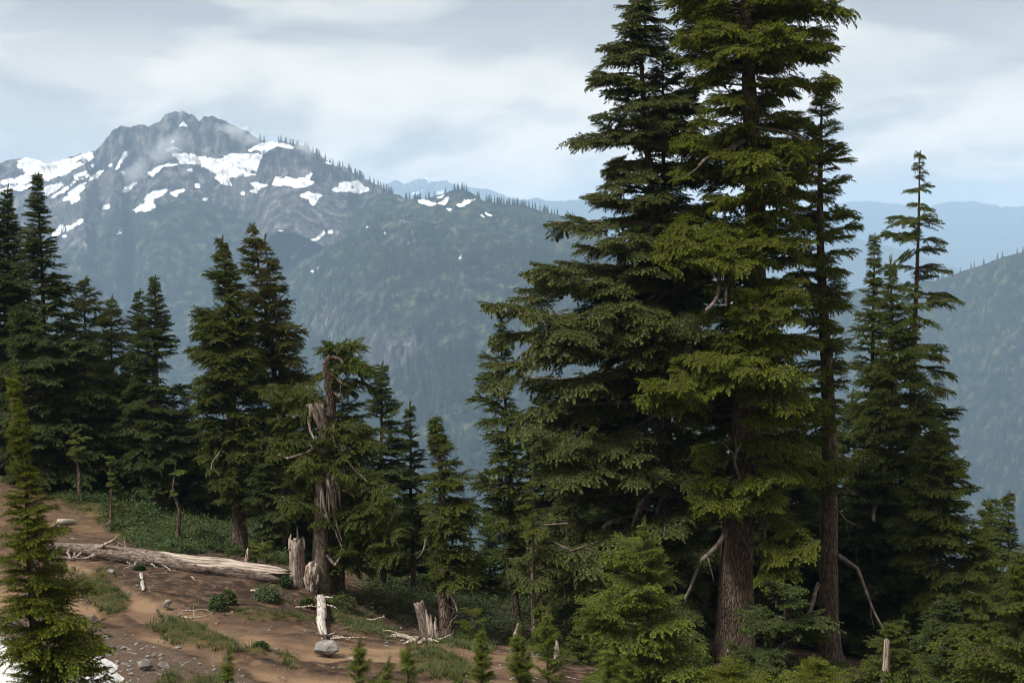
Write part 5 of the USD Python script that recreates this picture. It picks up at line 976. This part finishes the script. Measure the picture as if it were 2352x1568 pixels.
# --- grey dead stick at lower right, leaning bare snags in the woods
org = at(2032, 1760, 17.6); dst = thing('dead_stick', 'weathered grey dead stem standing in the small fir at the bottom right', 'dead tree', org)
v, f, ang, al = log_mesh([at(2030, 1780, 17.6), at(2031, 1600, 17.6), at(2035, 1520, 17.6), at(2037, 1470, 17.6)], [.075, .065, .055, .035], 14, .16, 41, (0, .06)); wood('trunk', v, f, dst, org, .45, along=al, flow=ang * .07)
for k, (u0, v0, u1, v1) in enumerate([(1183,1470,1190,1430), (1282,1530,1278,1470), (568,1290,570,1258)]):
    Yk = (28.5, 26.0, 33.0)[k]; org = at(u0, v0, Yk); org[2] = float(ground(org[0], org[1])); t = thing('dead_stick', ('thin grey dead stem at the wood edge right of the trail end', 'tan broken stem right of the trail end below the giant fir', 'small grey pointed dead stick standing behind the fallen log')[k], 'dead tree', org)
    wood('trunk', *limb([org, at((u0 + u1) / 2, (v0 + v1) / 2, Yk), at(u1, v1, Yk)], [.07, .06, .02], 8, .15, k), t, org, .5)

# --- stones
rock_mat = M('rock_look', {'geo': ('geometry', {}), 'n': ('noise_texture', {'scale': 5.0, 'detail': 6.0, 'roughness': 0.65}), 'n2': ('noise_texture', {'scale': 40.0, 'detail': 3.0}), 'r': ('rgb_ramp', {'ramp': [(0.3, (0.05, 0.047, 0.045)), (0.5, (0.105, 0.098, 0.09)), (0.68, (0.19, 0.175, 0.16))]}),
    'ad': ('math', {'math_type': 'add'}), 'bump': ('bump', {'strength': 0.6, 'distance': 0.02}), 'p': ('principled_bsdf', {'roughness': 0.85, 'specular_ior_level': 0.25})},
    [('geo.position', 'n.vector'), ('geo.position', 'n2.vector'), ('n.fac', 'r.fac'), ('r.color', 'p.base_color'), ('n.fac', 'ad.value1'), ('n2.fac', 'ad.value2'), ('ad.value', 'bump.height'), ('bump.normal', 'p.normal')])
def rock(seed, sub=4):
    """an angular stone about one metre wide"""
    rg = np.random.default_rng(seed); hull = trimesh.convex.convex_hull(unit(rg.normal(0, 1, (16, 3))) * rg.uniform(.42, .55, (16, 1)) * np.array([1.1, .9, .8]))
    s = trimesh.creation.icosphere(sub); d = np.array(s.vertices); n = hull.face_normals; o = np.einsum('ij,ij->i', n, hull.triangles[:, 0]); k = d @ n.T
    t = np.where(k > 1e-3, o / np.maximum(k, 1e-3), 9).min(1); t *= .94 + .16 * fbm(d[:, 0] * 2.5, d[:, 1] * 2.5, d[:, 2] * 2.5, 4, seed)
    return d * t[:, None], np.array(s.faces)
def stone(label, u, v, w, h, seed, name='stone'):
    p = hit(u, v); Y = p[1]; v_, f_ = rock(seed); v_ = v_ * np.array([w * px(Y), w * px(Y) * .85, h * px(Y) * 1.5]) + [0, 0, h * px(Y) * .42] + p
    t = thing(name, label, 'rock', p); mesh(name, v_, f_, rock_mat, parent=t, origin=p, smooth=False if seed % 2 else True)
stone('biggest grey angular boulder standing on the trail below the white log', 752, 1498, 60, 36, 1, 'boulder')
for a in [('tan rounded stone on the bare earth above the trail fork', 385, 1392, 24, 20, 2), ('grey stone near the bottom edge, left of a matching darker one', 334, 1540, 34, 28, 3), ('dark angular stone near the bottom edge, right of its paler twin', 377, 1535, 30, 22, 5), ('flat pale stone beside the left trail below the log', 254, 1322, 20, 12, 4),
          ('pale stone half sunk beside the left turf patch', 223, 1362, 15, 11, 6), ('small flat tan stone high on the bare slope right of the short log', 175, 1238, 24, 8, 7), ('small tan stone at the left end of the short log', 127, 1208, 14, 9, 8), ('small stone at the lower end of the fork of trails', 215, 1422, 26, 12, 9),
          ('flat brown stone set in the lower trail edge', 408, 1494, 20, 7, 10), ('grey stone in the gravel near the snow edge', 302, 1552, 12, 9, 11), ('grey stone in the gravel above the pair of stones', 283, 1492, 14, 9, 12), ('small grey stone in gravel right of the foreground sapling', 268, 1524, 13, 9, 13), ('pale pebble-sized stone below the wooden pieces', 314, 1352, 11, 7, 14), ('small pale stone left of the boulder', 700, 1452, 9, 6, 16), ('flat stone on the trail edge below the boulder', 780, 1530, 10, 5, 18), ('little grey stone above the two bottom stones', 352, 1510, 11, 8, 20)]: stone(*a)
pr = np.random.default_rng(12); pts = []
while len(pts) < 1500:
    x = pr.uniform(-9.5, 6); y = pr.uniform(20.5, 33); w = float(_grav_i((y, x))) + .04 + .05 * float(_path_i((y, x)))
    if pr.random() < w: pts.append((x, y, float(ground(x, y))))
pts = np.array(pts); n = len(pts); pb = UsdGeom.PointInstancer.Define(stage, '/World/pebbles'); rel = pb.CreatePrototypesRel()
for i in range(3): rel.AddTarget(mesh('pebble', *rock(50 + i, 2), rock_mat, parent='/World/pebbles', smooth=False).GetPath())
sz = .025 + .10 * pr.random(n) ** 3.5; put(pb, pr.integers(0, 3, n), pts, spin(pr.uniform(0, 6.28, n)), np.stack([sz, sz * .8, sz * .7], 1)); tag(pb.GetPrim(), 'loose pebbles strewn over trail and gravel', 'pebbles', kind='stuff')

# --- old snow at the bottom left
snow_near = M('near_snow_look', {'geo': ('geometry', {}), 'n': ('noise_texture', {'scale': 2.2, 'detail': 6.0, 'roughness': 0.7}), 'n2': ('noise_texture', {'scale': 14.0, 'detail': 4.0}), 'r': ('rgb_ramp', {'ramp': [(0.36, (0.20, 0.185, 0.17)), (0.45, (0.36, 0.355, 0.35)), (0.60, (0.46, 0.465, 0.475))]}),
    'bump': ('bump', {'strength': 0.7, 'distance': 0.05}), 'p': ('principled_bsdf', {'roughness': 0.6, 'specular_ior_level': 0.3, 'subsurface_weight': 0.0})},
    [('geo.position', 'n.vector'), ('geo.position', 'n2.vector'), ('n.fac', 'r.fac'), ('r.color', 'p.base_color'), ('n2.fac', 'bump.height'), ('bump.normal', 'p.normal')])
SN = [tuple(hit(u, v)[:2]) for u, v in [(-90,1462),(40,1476),(120,1488),(175,1503),(225,1512),(280,1530),(304,1556)]]; SN += [(SN[-1][0] - .1, 19.5), (-9.5, 19.3)]
a, b = np.meshgrid(np.arange(-10.5, -4.6, .05), np.arange(19.2, 25.2, .05)); sd = poly_sd(SN, a, b) + .35 * (fbm(a / .6, b / .6, 0, 4, 3) - .5)
c = ground(a, b) - .03 + .22 * smoothstep(0, .5, sd) ** .7 + .08 * (fbm(a / .5, b / .5, 0, 4, 8) - .5) * smoothstep(0, .3, sd)
F = grid_faces(*a.shape); F = F[(sd.ravel()[F] > -.02).all(1)]; p0 = np.array([-7.0, 22.0, float(ground(-7.0, 22.0))])
sp = thing('snow_bank', 'patch of old dirty snow at the bottom left behind the sapling', 'snow patch', p0); mesh('snow', np.stack([a, b, c], -1).reshape(-1, 3), F, snow_near, parent=sp, origin=p0)

# --- turf, shrubs
def leaf_mat(name, ramp, tl=.25):
    return M(name, {'geo': ('geometry', {}), 'isl': ('rgb_ramp', {'ramp': ramp}), 'p': ('principled_bsdf', {'roughness': 0.6, 'specular_ior_level': 0.2}), 't': ('translucent_bsdf', {}), 'mx': ('mix_closure', {'fac': tl})},
        [('geo.random_per_island', 'isl.fac'), ('isl.color', 'p.base_color'), ('isl.color', 't.color'), ('p.BSDF', 'mx.closure1'), ('t.BSDF', 'mx.closure2')], surface='mx.closure')
grass_mat = leaf_mat('grass_look', [(0.0, (0.034, 0.046, 0.010)), (0.4, (0.075, 0.080, 0.018)), (0.65, (0.115, 0.085, 0.026)), (1.0, (0.17, 0.10, 0.038))])
shrub_mat = leaf_mat('shrub_look', [(0.0, (0.034, 0.050, 0.009)), (0.6, (0.085, 0.112, 0.016)), (0.9, (0.125, 0.15, 0.022)), (1.0, (0.16, 0.13, 0.03))])
bush_mat = leaf_mat('bush_look', [(0.0, (0.034, 0.056, 0.016)), (0.7, (0.075, 0.110, 0.026)), (1.0, (0.12, 0.14, 0.04))])
def grass_tuft(seed, n=26):
    rg = np.random.default_rng(seed); V, F = [], []
    for i in range(n):
        a = rg.uniform(0, 6.28); r = rg.uniform(0, .10); h = rg.uniform(.05, .15); l = rg.uniform(.02, .10); b = len(V); w = .007; c, s = math.cos(a), math.sin(a); x, y = r * c, r * s
        V += [(x - w * s, y + w * c, 0), (x + w * s, y - w * c, 0), (x + l * c, y + l * s, h)]; F.append((b, b + 1, b + 2))
    return np.array(V), np.array(F)
def leafy(seed, n=240, r=.34, h=.36, leaf=.034):
    """a low shrub: leaves on the outer shell and inside of an uneven dome"""
    rg = np.random.default_rng(seed); d = unit(rg.normal(0, 1, (n, 3))); d[:, 2] = np.abs(d[:, 2]); rad = rg.uniform(.55, 1.0, n) ** .6 * (.75 + .5 * fbm(d[:, 0] * 2, d[:, 1] * 2, d[:, 2] * 2, 3, seed))
    rad = rad * (.55 + .9 * fbm(d[:, 0] * 3.5 + 9, d[:, 1] * 3.5, d[:, 2] * 3.5, 3, seed + 5)); o = d * rad[:, None] * [r, r, h] + [0, 0, .02]; x = unit(d * [1, 1, .3] + rg.normal(0, .45, (n, 3))); up = unit(rg.normal(0, .3, (n, 3)) + d * .4 + [0, 0, 1.0]); y = unit(np.cross(up, x)); L = leaf * rg.uniform(.7, 1.5, (n, 1))
    V = np.stack([o, o + x * L * .5 + y * L * .42, o + x * L, o + x * L * .5 - y * L * .42], 1).reshape(-1, 3); q = np.arange(n)[:, None] * 4
    return V, np.vstack([q + [0, 1, 2], q + [0, 2, 3]])
gr_ = np.random.default_rng(14); pts = []; tries = gr_.uniform([-10, 20.5], [6.5, 42], (60000, 2)); tv = _turf_i(tries[:, ::-1]); tries = tries[gr_.random(len(tries)) < tv * .55][:9000]
z = ground(tries[:, 0], tries[:, 1]); n = len(tries); gi = UsdGeom.PointInstancer.Define(stage, '/World/turf_grass'); rel = gi.CreatePrototypesRel()
for i in range(3): rel.AddTarget(mesh('grass_tuft', *grass_tuft(i), grass_mat, parent='/World/turf_grass', smooth=False).GetPath())
s = gr_.uniform(.5, 1.25, n); put(gi, gr_.integers(0, 3, n), np.column_stack([tries, z]), spin(gr_.uniform(0, 6.28, n)), np.stack([s, s, s * gr_.uniform(.6, 1.1, n)], 1)); tag(gi.GetPrim(), 'short olive and rust turf growing in patches beside the trails', 'grass', kind='stuff')
ZONE = [(95,1110),(130,1095),(260,1125),(420,1165),(560,1215),(740,1255),(700,1290),(640,1292),(560,1272),(480,1262),(400,1270),(330,1262),(300,1240),(240,1200),(160,1160)]
cand = gr_.uniform([-14, 28], [2, 44], (9000, 2)); cu, cv = project(np.column_stack([cand, ground(cand[:, 0], cand[:, 1])])); ok = poly_sd(ZONE, cu, cv) > -4
ZONE2 = [(790,1370),(900,1425),(960,1445),(1130,1468),(1190,1480),(1300,1400),(900,1330),(800,1340)]
ok2 = poly_sd(ZONE2, cu, cv) > 0; cand = cand[ok | (ok2 & (gr_.random(len(ok)) < .5))][:1300]
n = len(cand); sc = UsdGeom.PointInstancer.Define(stage, '/World/shrub_cover'); rel = sc.CreatePrototypesRel()
for i in range(5): rel.AddTarget(mesh('shrub_clump', *leafy(i, *((240, .34, .36, .034) if i < 3 else (120, .26, .5, .055))), (shrub_mat, shrub_mat, bush_mat, grass_mat, bush_mat)[i], parent='/World/shrub_cover', smooth=False).GetPath())
s = gr_.uniform(.5, 1.25, n); put(sc, gr_.integers(0, 5, n), np.column_stack([cand, ground(cand[:, 0], cand[:, 1]) - .03]), spin(gr_.uniform(0, 6.28, n)), np.stack([s, s, s * gr_.uniform(.35, .9, n)], 1)); tag(sc.GetPrim(), 'low green shrub cover along the wood edge above the log', 'shrubs', kind='stuff')
def bush(label, u, v, w, h, seed, mat=bush_mat, n=1100):
    p = hit(u, v); m_ = px(p[1]); v_, f_ = leafy(seed, n, w * m_ / 2, h * m_ * .8, .036); t = thing('bush', label, 'bush', p); mesh('foliage', v_ + p, f_, mat, parent=t, origin=p, smooth=False)
bush('dark low bush on the earth below the middle of the log', 500, 1400, 46, 40, 1); bush('brighter green bush leaning on the dark bush below the log', 524, 1388, 40, 34, 2, shrub_mat); bush('dark leafy bush just left of the split stump', 612, 1380, 66, 36, 3)
bush('small green shrub at the foot of the rotten stump', 705, 1395, 34, 22, 4, shrub_mat); bush('green leafy shrub right of the snag foot', 785, 1402, 70, 42, 5, shrub_mat); bush('small bush between the log end and the split stump', 656, 1352, 30, 28, 6)
bush('small low heath bush on the trail fork', 600, 1492, 32, 14, 7); bush('pale green shrub standing out of the cover in front of the dark trunks', 470, 1250, 70, 60, 8, shrub_mat); bush('small green shrub behind the right part of the log', 540, 1280, 50, 30, 9, shrub_mat); bush('tiny sprouting bush in front of the log beside the wooden pieces', 320, 1312, 24, 10, 10); bush('leafy shrub right under the bare hemlock at the trail edge', 1065, 1470, 60, 40, 11, shrub_mat)
for i, (u, v, w, lab) in enumerate([(612, 1245, 26, 'little pale fir seedling behind the log, right of two'), (588, 1250, 20, 'little pale fir seedling behind the log, left of two')]):
    p = hit(u, 1292); Yq = float(p[1]); conifer('fir_seedling', lab, [(u, v), (u, 1292)], Yq, [(v, u - 2, u + 2), (v + 22, u - w * .5, u + w * .5), (v + 40, u - w * .6, u + w * .6)], 'young', 'young', 400 + i, r0=.02, dz=.09, per=4, thin=.2)

# --- litter: fallen twigs and bark scraps
lr = np.random.default_rng(31); tw = UsdGeom.PointInstancer.Define(stage, '/World/fallen_twigs'); rel = tw.CreatePrototypesRel()
for i in range(4):
    vv, ff_ = crooked(np.random.default_rng(500 + i), [0, 0, .012], [1, 0, .05], .36, .008, .3, .0, 6, 2); vv[:, 2] = np.abs(vv[:, 2]) * .6 + .004
    rel.AddTarget(mesh('twig', vv, ff_, (limb_mat, bleached_mat, limb_mat, grey_wood_mat)[i], parent='/World/fallen_twigs', attrs={'bare': np.ones(len(vv)), 'along': vv[:, 0], 'flow': vv[:, 1] * .5}).GetPath())
c_ = lr.uniform([-10, 20.5], [7, 40], (16000, 2)); pv_ = _path_i(c_[:, ::-1]); near = np.exp(-np.abs(c_[:, 1] - 31.5) / 4); c_ = c_[lr.random(len(c_)) < (.04 + .14 * near) * (1 - .85 * pv_)][:1500]
n = len(c_); s = lr.uniform(.25, 1.3, n) ** 1.3; put(tw, lr.integers(0, 4, n), np.column_stack([c_, ground(c_[:, 0], c_[:, 1])]), spin(lr.uniform(0, 6.28, n)), np.stack([s, s, s], 1)); tag(tw.GetPrim(), 'small fallen twigs and bark scraps littering the bare earth', 'twigs', kind='stuff')
